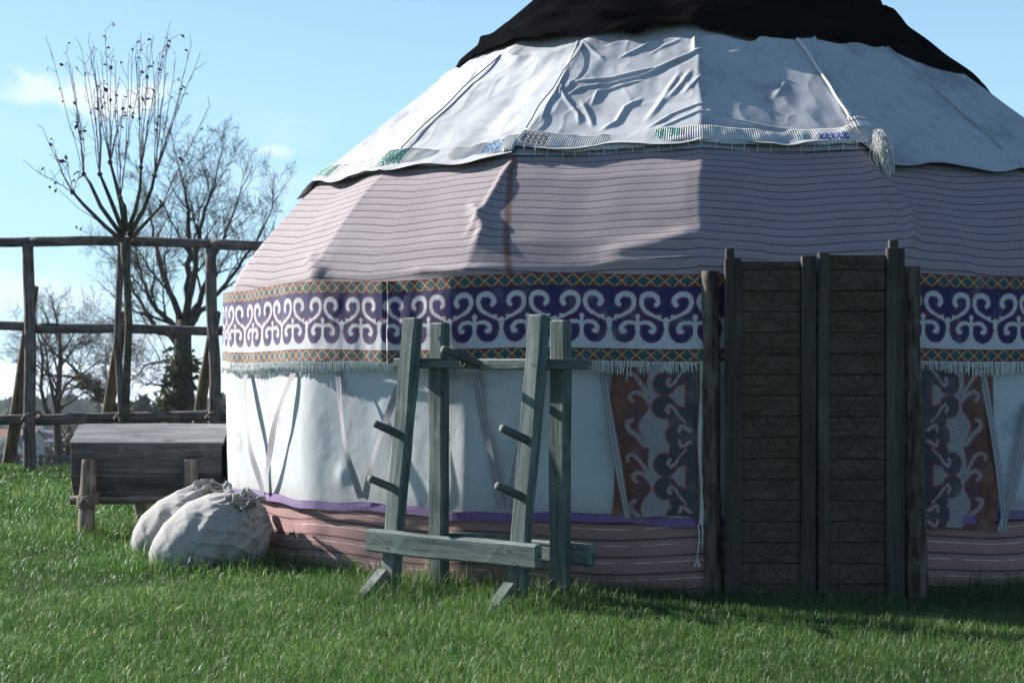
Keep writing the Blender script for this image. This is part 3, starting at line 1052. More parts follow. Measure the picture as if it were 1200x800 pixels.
for pa, r0_, r1_ in ((-48, 2.80, 1.95), (-28, 2.74, 1.95), (12.5, 2.76, 1.97), (32, 2.9, 1.97)):
    sb_ = Buf()
    tt_ = np.linspace(0, 1, 40)
    rad_ = r0_ + (r1_ - r0_) * tt_
    sb_.tube([roof_pt(pa + .25 * math.sin(t_ * 5 + pa) + .12 * math.sin(t_ * 17), float(np.interp(-r__, -PR[:, 0], PS)), .046 + .004 * math.sin(t_ * 11)) for t_, r__ in zip(tt_, rad_)], .0055 if pa != 12.5 else .010, 6)
    sb_.build('seam_cord', MT['yarn'] if pa in (12.5,) else MT['felt'], yurt)


# knitted white belt along the hem, with blue and green blocks
def belt_s(a, v):
    x = facet(a, 1)[1]
    return s_at_r(2.90) + .012 + .012 * np.sin(a * .37) - .030 * (1 - x ** 2) * np.where(a > -28, 1, .55) + np.where(a < -28, -.045, 0) + v * .17


def belt_col(A, V):
    c = np.empty(A.shape + (3,)); c[...] = (.60, .60, .585)
    u = np.radians(A) * 3.0
    kn = np.sin(u / .0145 * 2 * np.pi)
    c[kn < -.3] = (.42, .42, .41)
    c[(np.abs(V - .82) < .05)] = (.44, .38, .28)

    def blk(x0, y0, x1, y1, colr, lo, hi, dens=.25):
        a0 = roof_inv(x0, y0)[0]; a1 = roof_inv(x1, y1)[0]
        zig = (np.sin(u / .035 * 2 * np.pi + np.sin(V * 25) * 1.4) + .6 * np.sin(V * 34)) > -1 + dens * 2
        m_ = (A > a0) & (A < a1) & (V > lo) & (V < hi) & zig
        c[m_] = colr
    teal, blue, brown = (.02, .24, .17), (.03, .20, .42), (.12, .06, .05)
    blk(376, 215, 402, 200, teal, .1, .8, .45); blk(452, 192, 492, 175, teal, .06, .85, .2); blk(567, 182, 600, 165, blue, .08, .8, .3)
    blk(618, 165, 650, 160, brown, .1, .75, .5)
    blk(750, 165, 757, 165, blue, .1, .8, .4); blk(764, 163, 781, 163, teal, .2, .8, .3); blk(785, 163, 797, 163, teal, .25, .85, .3); blk(797, 163, 802, 163, brown, .3, .8, .4)
    blk(935, 165, 947, 165, teal, .2, .6, .6); blk(958, 165, 990, 162, (.04, .09, .30), .15, .6, .3)
    return c


ba = angs(np.arange(-108, -75, .5), np.arange(-75, 13.4, .07))
bvv = np.linspace(0, 1, 26)
A_, V_ = np.meshgrid(ba, bvv, indexing='ij')
u_ = np.radians(A_) * 3.0
d = .050 + .0025 * np.sin(u_ / .0145 * 2 * np.pi) + .006 * np.sin(np.pi * V_) + .008 * fbm(stack(A_ * .5, V_, 0), 2, 6)
d = d - .012 * (V_ < .05) - .014 * (V_ > .95)
belt = ring('woven_band', MT['print'], None, roof_pt(A_, belt_s(A_, V_) + .004 * np.sin(u_ / .021 * 6.28) * (V_ < .06), d, 1.0, .03), col=belt_col(A_, V_).reshape(-1, 3), nu=len(ba), nv=len(bvv))
lb = Buf()
for a in np.arange(-27, 12, 1.62):
    a_ = a + random.uniform(-.2, .2)
    s0 = belt_s(a_, 0.04); s1 = s0 - .045
    lb.tube([roof_pt(a_, s0, .05, 1, .03), roof_pt(a_ + .05, (s0 + s1) / 2, .052, 1, .04), roof_pt(a_, s1, .012, 1, .045)], .0022, 4)
tag(lb.build('lacing', MT['yarn'], belt), kind='stuff')
# folded end of the belt and the yarn tassel below it
ae, se = roof_inv(1000, 160)
u = np.linspace(0, 1, 22); v = np.linspace(0, 1, 16)
U_, V_ = np.meshgrid(u, v, indexing='ij')
ec = np.empty(U_.shape + (3,)); ec[...] = (.66, .65, .63); ec[np.abs(V_ - .62) < .05] = (.34, .07, .05)
mesh_obj('belt_end', roof_pt(ae - .9 + U_ * 2.6, se - .045 + V_ * .105 + .02 * U_, .085 + .012 * np.sin(np.pi * U_) + .002 * np.sin(U_ * 40), 1.0, 0).reshape(-1, 3), gridf(22, 16), MT['print'], belt, col=ec.reshape(-1, 3))
tb = Buf()
at, st_ = roof_inv(1024, 172)
pt0 = roof_pt(at, st_, .085)
for k in range(210):
    L = random.uniform(.10, .30)
    sp = np.array([random.gauss(0, .011), random.uniform(-.02, .02), 0])
    pts = []
    for j in range(9):
        t = j / 8
        pts.append(pt0 + np.array([.02 * t, -.05 - .09 * t, .02 - L * t]) + sp * (.5 + 1.3 * math.sin(math.pi * min(t * .7 + .08, 1))) + np.array([random.gauss(0, .008), random.gauss(0, .006), random.gauss(0, .007)]) * min(1, t * 4))
    tb.tube(pts, random.uniform(.0016, .0028), 3)
tb.build('tassel', MT['yarn'], belt)

# black crown cover
ca = angs(np.arange(-180, -105, 1.0), np.arange(-105, 65, .35), np.arange(65, 180.1, 1.0))
tv = np.linspace(0, 1, 110)
A_, T_ = np.meshgrid(ca, tv, indexing='ij')
edge = 1.86 + .0012 * np.clip(A_, -60, 0) + .0042 * np.clip(A_, 0, 60) + .025 * np.sin(A_ * .16 + 1) + .012 * np.sin(A_ * .23) + .045 * np.exp(-((A_ + 19) / 4) ** 2) + .035 * np.exp(-((A_ - 6) / 5) ** 2) + .005 * fbm(stack(A_ * .4, 0, 0), 2, 3)
r_ = edge * (1 - T_)
zc = np.where(r_ > .75, 2.52 + (2.89 - r_) * .83, 2.52 + 2.14 * .83 + .30 * np.sqrt(np.clip(1 - (r_ / .75) ** 2, 0, 1)) ** 1.0)
f_, x_ = facet(A_, .8)
dd = .055 + .035 * np.exp(-(T_ / .02) ** 2) * 0
dr_ = edge - r_
wav = np.zeros(A_.shape)
for amp, sig, r0, sl, ph0, ph1 in ((.05, .035, 1.84, -.0035, -40, 5), (.055, .03, 1.70, .004, -48, 0), (.05, .035, 1.55, .0045, -55, -5), (.05, .04, 1.80, .003, -8, 40), (.05, .03, 1.66, -.002, -15, 30),
                                   (.045, .035, 1.45, .003, -25, 45), (.05, .035, 1.36, -.004, -60, 10), (.04, .03, 1.75, .006, -75, -30), (.045, .04, 1.25, .003, -40, 60), (.04, .03, 1.60, -.003, 15, 60)):
    rc = r0 + sl * (A_ - (ph0 + ph1) / 2) + .02 * np.sin(A_ * .3 + r0 * 9)
    wn = 1 / (1 + np.exp(-(A_ - ph0) / 2.5)) / (1 + np.exp((A_ - ph1) / 2.5))
    wav += amp * np.exp(-((r_ - rc) / sig) ** 2) * wn
wav += .008 * np.sin(A_ * .21 + r_ * 7) * np.sin(r_ * 11 + A_ * .07)
dd = dd + wav * np.clip(r_ / .4, 0, 1)
rr = r_ * f_ + dd * .637
a_ = np.radians(A_)
pos = stack(CX + rr * np.sin(a_), CY - rr * np.cos(a_), zc + dd * .77 - .035 * np.exp(-(T_ / .012) ** 2))
ring('crown_cover', MT['black'], None, pos, nu=len(ca), nv=len(tv))

# door: two carved leaves between squared and round posts
YD = 8.60


def DX(px, y=YD):
    return (px - 600) / FPX * y


def DZ(py, y=YD):
    return EYE - (py - HY) / FPX * y


def leaf_door(x0, x1, ztop0, ztop1, stile_l, stile_r, yb):
    xc = (stile_l[1] + stile_r[0]) / 2
    M, _ = frame((x0 + .01, yb + .03, -.02), (x0 + .01, yb + .03, 1.78), (0, -1, 0))
    lf = mesh_obj('door_leaf', [(x0 + .01, yb + .02, -.03), (x1 - .01, yb + .02, -.03), (x1 - .01, yb + .02, ztop0 - .02), (x0 + .01, yb + .02, ztop0 - .02),
                                (x0 + .01, yb + .045, -.03), (x1 - .01, yb + .045, -.03), (x1 - .01, yb + .045, ztop0 - .02), (x0 + .01, yb + .045, ztop0 - .02)],
                  np.array([(0, 1, 2, 3), (5, 4, 7, 6), (4, 0, 3, 7), (1, 5, 6, 2), (3, 2, 6, 7), (4, 5, 1, 0)]), MT['doorwood'], yurt, origin=(x0, yb, 0), smooth=False)
    ph = .111
    pl0, pl1 = stile_l[1] + .001, stile_r[0] - .001
    k = 0
    z = -.02
    while z < ztop0 - .03:
        z1 = min(z + ph - .0022, ztop0 - .012)
        yy = yb - random.uniform(0, .006); tl = random.uniform(-.003, .003)
        c = .0025
        out = [(pl0, z), (pl1, z), (pl1, z1), (pl0, z1)]
        inn = [(pl0 + c, z + c), (pl1 - c, z + c), (pl1 - c, z1 - c), (pl0 + c, z1 - c)]
        V = [(x, yy + .006 + tl, zv) for x, zv in out] + [(x, yy + tl, zv) for x, zv in inn] + [(x, yb + .019, zv) for x, zv in out]
        F = [(4, 5, 6, 7)] + [(i, (i + 1) % 4, 4 + (i + 1) % 4, 4 + i) for i in range(4)] + [(8 + i, 8 + (i + 1) % 4, (i + 1) % 4, i) for i in range(4)]
        ju, jv = random.uniform(-.006, .006), random.uniform(-.005, .005)
        uv = [(x - xc + ju, zv + jv) for x, y_, zv in V]
        mesh_obj('plank', V, np.array(F), MT['carved'], lf, origin=(xc, yb, z), uv=np.array(uv), smooth=False)
        z = z + ph
        k += 1
    for (a, b), zt in ((stile_l, ztop0), (stile_r, ztop1)):
        board('stile', ((a + b) / 2, yb - .006, -.03), ((a + b) / 2, yb - .006, zt), b - a, .05, MT['doorwood'], lf, (0, -1, 0), ns=12, wob=.002)
    return lf


leaf_door(DX(849), DX(955.5), DZ(303), DZ(300), (DX(849), DX(868)), (DX(938), DX(955.5)), YD)
leaf_door(DX(957.5), DX(1060), DZ(296), DZ(291), (DX(957.5), DX(970)), (DX(1037), DX(1058)), YD - .012)
board('stile_tenon', (DX(855), YD, DZ(305)), (DX(855), YD, DZ(291)), .045, .04, MT['doorwood'], yurt, (0, -1, 0), ns=4)
board('stile_tenon', (DX(1047), YD, DZ(292)), (DX(1047), YD, DZ(281)), .05, .04, MT['doorwood'], yurt, (0, -1, 0), ns=4)
log('door_post', (DX(836), YD + .06, -.05), (DX(835), YD + .06, DZ(317)), .048, .044, MT['doorlog'], yurt, ns=40, n=18, rough=.16)
log('door_post', (DX(1074), YD + .05, -.05), (DX(1069), YD + .05, DZ(312)), .068, .055, MT['doorlog'], yurt, ns=40, n=18, rough=.2)

# ------------------------------------------------------------------ green wooden rack
O2 = np.array([-.661, 8.85]); AX = np.array([.782, -.624]); BX = np.array([.624, .782])
rack = thing('wooden_rack', (-.2, 8.7, 0), 'green painted wooden rack with leaning posts and round pegs before the yurt', 'rack')


def RP(a, b, z):
    xy = O2 + AX * a + BX * b
    return Vector((xy[0], xy[1], z))


FWD = (-BX[0], -BX[1], 0)
GW = MT['greenwood']
SPN = .885
for a0 in (0, SPN):
    board('post', RP(a0 - .01, -.012, -.06), RP(a0 - .005, .187, 1.51), .104, .072, GW, rack, FWD, ns=16, wob=.004, ch=.010)
    board('post', RP(a0 + (.10 if a0 == 0 else .055), .285, -.06), RP(a0 + (.10 if a0 == 0 else .055), .285, 1.485), .104, .072, GW, rack, FWD, ns=16, wob=.004, ch=.010)
    board('foot_brace', RP(a0 - .012, -.040, .13), RP(a0 - .03, -.25, -.04), .08, .045, MT['greypeg'], rack, (0, 0, 1), ns=5)
board('top_rail', RP(-.17, .224, 1.262), RP(1.17, .226, 1.258), .055, .06, GW, rack, FWD, ns=14, wob=.004, ch=.008)
board('front_beam', RP(-.145, -.028, .288), RP(1.05, -.034, .280), .125, .06, GW, rack, FWD, ns=12, wob=.005, ch=.012)
board('rear_beam', RP(-.02, .355, .262), RP(1.11, .352, .262), .115, .055, GW, rack, FWD, ns=12, wob=.005, ch=.012)
for a0, z, in ((0, .88), (0, .585), (SPN, .875), (SPN, .585)):
    b0 = z / 1.51 * .19 - .012
    log('peg', RP(a0, b0 + .03, z - .03), RP(a0 - .035, b0 - .19, z + .055), .023, .021, MT['greypeg'], rack, ns=5, n=12, bend=.002, rough=.03)
log('peg', RP(.46, .235, 1.245), RP(.40, -.03, 1.335), .024, .022, MT['greypeg'], rack, ns=5, n=12, bend=.002, rough=.03)
nb = Buf()
th = np.linspace(0, 2 * np.pi, 9)[:-1]
V = [(0, 0, .003)] + [(.006 * math.cos(t), .006 * math.sin(t), 0) for t in th]
nail_me = raw_mesh('nail', np.array(V), [np.array([(0, i + 1, (i + 1) % 8 + 1) for i in range(8)])], smooth=True)
nail_me.materials.append(mat('rusty_nail', lambda q: pbsdf(q, (.05, .035, .028), .6)))
for a0, b0, z_ in ((-.02, -.060, .315), (.02, -.061, .262), (.865, -.066, .31), (.905, -.066, .252), (.0, .118, 1.27), (.885, .118, 1.255), (.10, .192, 1.275), (.94, .193, 1.25)):
    Mn = Matrix((Vector((AX[0], AX[1], 0)), Vector((0, 0, 1)), Vector(FWD))).transposed().to_4x4()
    Mn.translation = RP(a0, b0, z_)
    put('nail', nail_me, None, rack, Mn)
# nail heads and a knotted ring of rope on the rail
for a0, zz2 in ((.36, 1.262),):
    rb = Buf()
    th = np.linspace(0, 2 * np.pi, 13)
    c0 = np.array(RP(a0, .186, zz2))
    rb.tube([c0 + np.array([AX[0], AX[1], 0]) * .016 * math.cos(t) + np.array([0, 0, .019 * math.sin(t)]) for t in th], .007, 6)
    rb.build('rope_ring', MT['rope'], rack)


# ------------------------------------------------------------------ two burlap sacks
def sack(base, tip, r_body, label, seed, mouth, depth_sq=1.0, neckdir=(.10, -.22, .97)):
    base, tip = np.array(base, float), np.array(tip, float)
    root = thing('sack', (base[0], base[1], 0), label, 'sack', 'burlap sacks leaning on the yurt')
    nu, nv = 160, 150
    t = np.linspace(0, 1, nv); th = np.linspace(0, 2 * np.pi, nu, endpoint=False)
    TH, T = np.meshgrid(th, t, indexing='ij')
    ax = tip - base; L = np.linalg.norm(ax); ax /= L
    e1 = np.array([0, -1.0, 0]); e1 -= ax * ax.dot(e1); e1 /= np.linalg.norm(e1)
    e2 = np.cross(ax, e1)
    rk = np.interp(T, [0, .03, .10, .22, .42, .62, .78, .88, .94, .97, 1.0], [0, .28, .52, .78, .98, 1.0, .88, .64, .38, .22, .16]) * r_body
    # rounder toe
    gat = np.clip((T - .55) / .4, 0, 1) ** 1.6
    ang = TH + .5 * T
    fold = gat * (.022 * np.sin(ang * 11 + 2 * np.sin(ang * 2 + seed)) + .014 * np.sin(ang * 23 + seed * 2 + 3 * T))
    side = .014 * np.clip(np.cos(TH - .4), 0, 1) * np.sin(T * 26 + 2.2 * np.sin(TH * 2) + fbm(stack(TH * 1.5, T * 5, seed), 2, seed) * 2.2) * np.sin(np.pi * np.clip(T, 0, 1)) ** 2
    low = .012 * vnoise(stack(np.cos(TH) * 1.1, np.sin(TH) * 1.1 + seed, T * 2), seed) + .0025 * fbm(stack(np.cos(TH) * 6, np.sin(TH) * 6 + seed, T * 11), 3, seed + 5)
    rr = np.maximum(rk * (1 + low / r_body * np.clip(T * 6, 0, 1)) + fold + side * .7, .002)
    pos = base + ax * (T * L)[..., None] + (e1 * depth_sq) * (rr * np.cos(TH))[..., None] + e2 * (rr * np.sin(TH))[..., None]
    # drag creases running from the mouth across the slack side
    q_ = pos[..., 2] + .28 * (pos[..., 0] - base[0]) + .02 * fbm(pos * 6, 2, seed)
    cr = (1 - np.abs(np.sin(q_ * 42 + 1.5 * fbm(pos * 4, 2, seed + 2)))) ** 2.2
    msk = np.clip((pos[..., 0] - base[0] - .22) / .2, 0, 1) * np.clip(np.cos(TH) * 1.5, 0, 1) * np.clip((1 - T) * 5, 0, 1)
    pos[..., 1] -= .016 * cr * msk
    pk = np.exp(-(((pos - np.array(mouth)) ** 2).sum(-1)) / .19 ** 2)
    av = np.arctan2(pos[..., 1] - mouth[1], pos[..., 0] - mouth[0])
    pos[..., 2] += pk * (.030 + .016 * np.sin(av * 10 + seed + np.sin(av * 3)) + .007 * np.sin(av * 19 + 2 * seed))
    # settle on the ground: squash what would sink
    zf = pos[..., 2]
    low_ = zf < .05
    over = np.where(low_, .05 - zf, 0)
    ctr = (base + tip) / 2
    spread = over * .28
    dirx = np.sign(pos[..., 0] - ctr[0]); diry = np.sign(pos[..., 1] - ctr[1])
    pos[..., 0] += dirx * spread * .35; pos[..., 1] += diry * spread * .7
    pos[..., 2] = np.where(low_, .05 - .055 * (1 - np.exp(-over / .055)), zf)
    F = gridf(nu, nv)
    j = np.arange(nv - 1)
    wrap = np.stack([(nu - 1) * nv + j, j, j + 1, (nu - 1) * nv + j + 1], -1)
    mesh_obj('body', pos.reshape(-1, 3), [np.concatenate([F, wrap])], MT['burlap'], root)
    # crumpled mouth above the tie
    nd = np.array(neckdir) / np.linalg.norm(neckdir)
    c0 = np.array(mouth, float)
    nm = 40
    tt = np.linspace(0, 1, nm)
    TH2, T2 = np.meshgrid(th, tt, indexing='ij')
    cn = stack(np.cos(TH2), np.sin(TH2), T2 * 1.2 + seed)
    # pleated collar: tied narrow, flaring up and rolling over
    pl = np.sin(TH2 * 8 + .9 * np.sin(TH2 * 2 + seed)) + .35 * np.sin(TH2 * 15 + seed)
    rr = .046 + .060 * np.sin(np.clip(T2 * 1.75, 0, 1.75)) ** 1.2
    wv_ = .017 * T2 ** .7 * pl + .010 * T2 * np.sin(TH2 * 3 + seed)
    hgt = -.015 + .085 * np.sin(T2 * 2.35) * (1 + .22 * np.sin(TH2 * 3 + 2 * seed) + .12 * np.sin(TH2 * 5 + seed)) + .008 * T2 * fbm(cn * 2.0, 2, seed)
    f1 = np.cross(nd, [0, 1, 0]); f1 /= np.linalg.norm(f1); f2 = np.cross(nd, f1)
    pos2 = c0 + nd * hgt[..., None] + f1 * ((rr + wv_) * np.cos(TH2))[..., None] + f2 * ((rr + wv_) * np.sin(TH2))[..., None]
    F = gridf(nu, nm); j = np.arange(nm - 1)
    wrap = np.stack([(nu - 1) * nm + j, j, j + 1, (nu - 1) * nm + j + 1], -1)
    mesh_obj('gathered_mouth', pos2.reshape(-1, 3), [np.concatenate([F, wrap])], MT['burlap'], root)
    rb = Buf()
    th3 = np.linspace(0, 2 * np.pi * 2.4, 50)
    rb.tube([c0 + nd * (.005 + .004 * t_) + f1 * (.066 + .01 * math.sin(3 * t_)) * math.cos(t_) + f2 * (.066 + .008 * math.cos(4 * t_)) * math.sin(t_) for t_ in th3], .006, 6)
    rb.build('tie_cord', MT['rope'], root)
    return root


sack((-2.24, 10.02, .02), (-1.51, 10.10, .29), .272, 'fuller burlap sack slumped against the striped skirt of the yurt', 3, (-1.645, 9.96, .385))
sack((-2.45, 10.46, .04), (-1.82, 10.50, .33), .25, 'burlap sack squeezed between the other sack and the wooden chest', 8, (-1.92, 10.42, .42))

# ------------------------------------------------------------------ wooden chest on log legs
chest = thing('wooden_chest', (-2.67, 11.95, 0), 'grey wooden six-sided chest raised on rough log legs', 'chest')
cy0 = 11.72
cp = [(cy0 + .10, .305), (cy0, .464), (cy0, .692), (cy0 + .28, .817), (cy0 + .40, .817), (cy0 + .68, .692), (cy0 + .68, .464), (cy0 + .58, .305)]
xl, xr = -3.19, -2.10
GWD = MT['greywood']
nm = ['lower_board', 'front_board', 'slanted_board', 'top_board', 'slanted_board', 'back_board', 'lower_board', 'bottom_board']
for k in range(8):
    (y0, z0), (y1, z1) = cp[k], cp[(k + 1) % 8]
    my, mz = (y0 + y1) / 2, (z0 + z1) / 2
    wd = math.hypot(y1 - y0, z1 - z0)
    nrm = (0, -(z1 - z0) / wd * -1 * -1, (y1 - y0) / wd)
    nv_ = Vector((0, -(z1 - z0), (y1 - y0))).normalized()
    off = nv_ * -.014
    ex = .012 if k == 2 else (0 if k % 2 else .005)
    board(nm[k], (xl - ex, my + off.y, mz + off.z), (xr + ex, my + off.y, mz + off.z), wd - .006, .028, MT['greytop'] if k in (2, 3, 4) else GWD, chest, nv_, ns=10, wob=.0018, ch=.004)
for xe in (xl + .03, xr - .03):
    V = [(xe - .012, y - (y - cy0 - .34) * .04, z - (z - .565) * .04) for y, z in cp] + [(xe + .012, y - (y - cy0 - .34) * .04, z - (z - .565) * .04) for y, z in cp]
    F4 = [(i, (i + 1) % 8, 8 + (i + 1) % 8, 8 + i) for i in range(8)] + [(0, 1, 2, 3), (0, 3, 4, 7), (4, 5, 6, 7), (11, 10, 9, 8), (15, 12, 11, 8), (15, 14, 13, 12)]
    mesh_obj('end_board', V, np.array(F4)[:, ::-1], GWD, chest, origin=(xe, cy0, .3), smooth=False)
LL = MT['leglog']
for lx, dxx in ((-3.045, -.01), (-2.31, .01)):
    log('leg', (lx + dxx, cy0 - .085, -.05), (lx, cy0 - .055, .575), .058, .052, LL, chest, ns=16, n=14, rough=.10)
    log('leg', (lx + .22 + dxx, cy0 + .88, -.05), (lx + .10, cy0 + .74, .575), .055, .05, LL, chest, ns=16, n=14, rough=.10)
    log('cross_bar', (lx, cy0 - .16, .285), (lx + .17, cy0 + .9, .285), .034, .03, LL, chest, ns=10, n=10)
log('long_bar', (-3.2, cy0 + .02, .275), (-2.1, cy0 + .03, .275), .032, .028, LL, chest, ns=10, n=10)
for lx in (-3.045, -2.31):
    rb = Buf()
    th = np.linspace(0, 2 * np.pi * 5, 90)
    rb.tube([(lx + .07 * math.cos(t), cy0 - .075 + .07 * math.sin(t), .25 + .016 * t / 6.28 + .02 * math.sin(t * 1.0 + .5)) for t in th], .011, 6)
    rb.build('rope_lashing', MT['rope'], chest)

# ------------------------------------------------------------------ log fence with three rails
YF = 19.15
sfx = YF / FPX


def FX(px): return (px - 600) * sfx
def FZ(py): return EYE - (py - HY) * sfx


fence = thing('log_fence', (FX(143), YF, 0), 'tall three-rail fence of round logs with slanting props', 'fence')
FL_ = MT['fencelog']
posts = [(-180, 279), (-72, 280), (35, 284), (141, 288), (250, 290), (358, 293), (466, 296)]
for k, (px, ty) in enumerate(posts):
    log('post', (FX(px) + .01, YF, -.12), (FX(px), YF, FZ(ty) - .01), .074 if k % 2 == 0 else .045, .064 if k % 2 == 0 else .04, FL_, fence, ns=24, n=14, rough=.09, bend=.03)
    if k != 0:
        bx_ = FX(px)
        log('prop', ((px - 27 - 600) / FPX * (YF + 1.0), YF + 1.0, float(field_z(YF + 1.0)) - .05), (bx_ - .0, YF + .16, FZ(365) - (.0 if k != 2 else -.30)), .085, .06, MT['bracelog'], fence, ns=14, n=12, rough=.08)
for (xa, xb) in ((-180, 39), (37, 252), (248, 470)):
    def rl(y0, y1, r, dy, xa=xa, xb=xb):
        za = FZ(y0 + (y1 - y0) * (xa - 0) / 290.0); zb2 = FZ(y0 + (y1 - y0) * (xb - 0) / 290.0)
        log('rail', (FX(xa), YF + dy, za), (FX(xb), YF + dy, zb2), r, r * .9, FL_, fence, ns=22, n=12, rough=.07, bend=.025)
    rl(282, 288, .062, -.0)
    rl(383, 386, .060, .115)
    rl(491, 487, .066, .115)
for px, py in ((35, 489), (143, 488), (250, 487)):
    rb = Buf()
    th = np.linspace(0, 2 * np.pi * 3, 60)
    rb.tube([(FX(px) + .10 * math.cos(t), YF + .05 + .14 * math.sin(t), FZ(py) + .05 * math.cos(t + .4) + .008 * t / 6.28) for t in th], .010, 5)
    rb.build('wire_lashing', MT['rope'], fence)


# ------------------------------------------------------------------ trees
def nrm3(v):
    v = np.asarray(v, float)
    return v / (np.linalg.norm(v) + 1e-9)


def grow(buf, p, d, L, r, lev, maxlev, rnd, kids=(5, 6, 6, 5), up=.25, wig=.22, spread=.8, taper=.45, leafcb=None, lenf=.55, crown=None, minr=.004):
    n = 7 if lev < 2 else (5 if lev == 2 else 4)
    pts = [np.array(p, float)]
    dd = nrm3(d)
    for i in range(n - 1):
        dd = nrm3(dd + wig * rnd.normal(size=3) * .6 + np.array([0, 0, up * .35]))
        pts.append(pts[-1] + dd * L / (n - 1))
    rad = np.linspace(r, max(r * taper, minr), n)
    tgt = buf if lev < 2 or crown is None else crown
    tgt.tube(pts, rad, 9 if lev == 0 else (6 if lev == 1 else (4 if lev == 2 else 3)))
    if lev >= maxlev:
        if leafcb: leafcb(pts)
        return
    nk = kids[min(lev, len(kids) - 1)]
    for k in range(nk):
        t = .25 + .75 * (k + rnd.random() * .8) / nk
        i = min(int(t * (n - 1)), n - 2); f = t * (n - 1) - i
        q = pts[i] * (1 - f) + pts[i + 1] * f
        tang = nrm3(pts[i + 1] - pts[i])
        s = rnd.normal(size=3); s -= tang * tang.dot(s); s = nrm3(s)
        ch = nrm3(tang * (1 - .35 * spread) + s * spread)
        rr = max((r + (r * taper - r) * t) * rnd.uniform(.45, .65), minr)
        grow(buf, q, ch, L * lenf * rnd.uniform(.7, 1.2) * (1.1 - .35 * t), rr, lev + 1, maxlev, rnd, kids, up, wig * 1.15, spread, taper, leafcb, lenf, crown, minr)


# young tree with long upright shoots and a few red leaves
YT = 18.80
tr = thing('young_tree', ((147 - 600) / FPX * YT, YT, 0), 'young pollarded tree with thin upright shoots and few dark red leaves', 'tree')
tb, cb = Buf(), Buf()
tp = [P(147, 556, YT), P(147, 520, YT), P(147, 480, YT), P(149, 430, YT), P(151, 380, YT), P(149, 330, YT), P(147, 300, YT), P(147, 282, YT)]
tb.tube(tp, [.056, .050, .046, .044, .043, .044, .052, .064], 12)
limbs = [
    ([(147, 286), (122, 264), (98, 240), (85, 225)], -.25, [(50, 150), (62, 170), (78, 190)]),
    ([(144, 278), (118, 242), (106, 216), (98, 204)], .30, [(78, 62), (58, 54), (84, 90), (92, 130)]),
    ([(146, 276), (131, 238), (122, 216), (117, 204)], -.35, [(108, 58), (100, 75), (112, 90), (96, 60)]),
    ([(147, 272), (141, 236), (135, 212), (129, 190)], .15, [(118, 60), (124, 34), (130, 70), (104, 50), (140, 90)]),
    ([(148, 270), (146, 242), (141, 232)], -.1, [(136, 72), (150, 75), (155, 60), (145, 110)]),
    ([(150, 270), (158, 248), (164, 222), (165, 196)], .2, [(165, 38), (180, 42), (200, 24), (188, 62), (172, 55), (160, 50)]),
    ([(151, 276), (168, 246), (178, 220), (181, 206)], -.3, [(224, 52), (214, 100), (206, 66), (196, 45), (178, 60)]),
    ([(149, 284), (166, 266), (190, 240)], .4, [(246, 124), (236, 146)]),
]
rd = np.random.default_rng(5)
red = [(.10, .012, .018), (.06, .012, .015), (.16, .02, .02), (.05, .015, .015)]
for pl, dz_, sh in limbs:
    n = len(pl)
    pts = [P(x, y, YT + dz_ * k / (n - 1)) for k, (x, y) in enumerate(pl)]
    tb.tube(pts, np.linspace(.030, .015, n), 7)
    kn = pts[-1]
    tb.tube([kn - [0, 0, .03], kn, kn + [0, 0, .03]], [.018, .034, .012], 7)
    extra = [(x + rd.normal() * 14, y + abs(rd.normal()) * 30 + 8) for x, y in sh]
    for (ex, ey) in sh + extra[::2]:
        e = P(ex, ey, YT + dz_ + rd.normal() * .28)
        ctrl = kn * .55 + e * .45 + np.array([(e[0] - kn[0]) * -.02 + rd.normal() * .03, rd.normal() * .05, -.03 * abs(e[0] - kn[0])])
        ts = np.linspace(0, 1, 11)[:, None]
        c = (1 - ts) ** 2 * kn + 2 * ts * (1 - ts) * ctrl + ts ** 2 * e
        c[1:-1] += rd.normal(size=(9, 3)) * .005
        thin = rd.uniform(.6, 1)
        cb.tube(c, np.linspace(.0085 * thin, .0032, 11), 4)
        for j in range(3, 11):
            if rd.random() < .75:
                q = c[j]; dirn = nrm3(rd.normal(size=3) * [.7, .6, .3] + [0, 0, .95])
                l = rd.uniform(.04, .20)
                e2 = q + dirn * l
                cb.tube([q, q + dirn * l * .5 + rd.normal(size=3) * .008, e2], [.0038, .0032, .0025], 3)
                if j > 4 and rd.random() < .42: cb.leaf(e2, rd.uniform(.035, .075), red[rd.integers(4)])
            if j > 3 and rd.random() < .16: cb.leaf(c[j], rd.uniform(.04, .085), red[rd.integers(4)])
for (x0, y0, x1, y1) in ((146, 290, 92, 268), (150, 285, 196, 240), (120, 262, 64, 218)):
    a, b = P(x0, y0, YT), P(x1, y1, YT - .2)
    cb.tube([a, (a + b) / 2 + [0, 0, -.04], b], [.006, .004, .003], 3)
    for k in range(3): cb.leaf(b + rd.normal(size=3) * .03, .06, red[k])
tb.build('trunk', MT['youngbark'], tr)
MT['twig'] = mat('twig_and_leaf', lambda q: pbsdf(q, q.mix(1.0, colattr(q), (.075, .055, .055), 'MULTIPLY'), .85))
twl = mat('shoot_bark', lambda q: pbsdf(q, q.mix(q.ss(q.n('ShaderNodeSeparateColor', {0: colattr(q)}).outputs[2], .4, .9), colattr(q), (.075, .052, .050)), .8))
cb.build('crown', twl, tr)
rb = Buf()
for pz in (480, 484):
    c0 = P(147, pz, YT)
    rb.tube([c0 + np.array([.075 * math.cos(t), .075 * math.sin(t) + .02, .01 * math.sin(2 * t)]) for t in np.linspace(0, 6.3, 20)], .008, 5)
rb.build('tie', MT['rope'], tr)


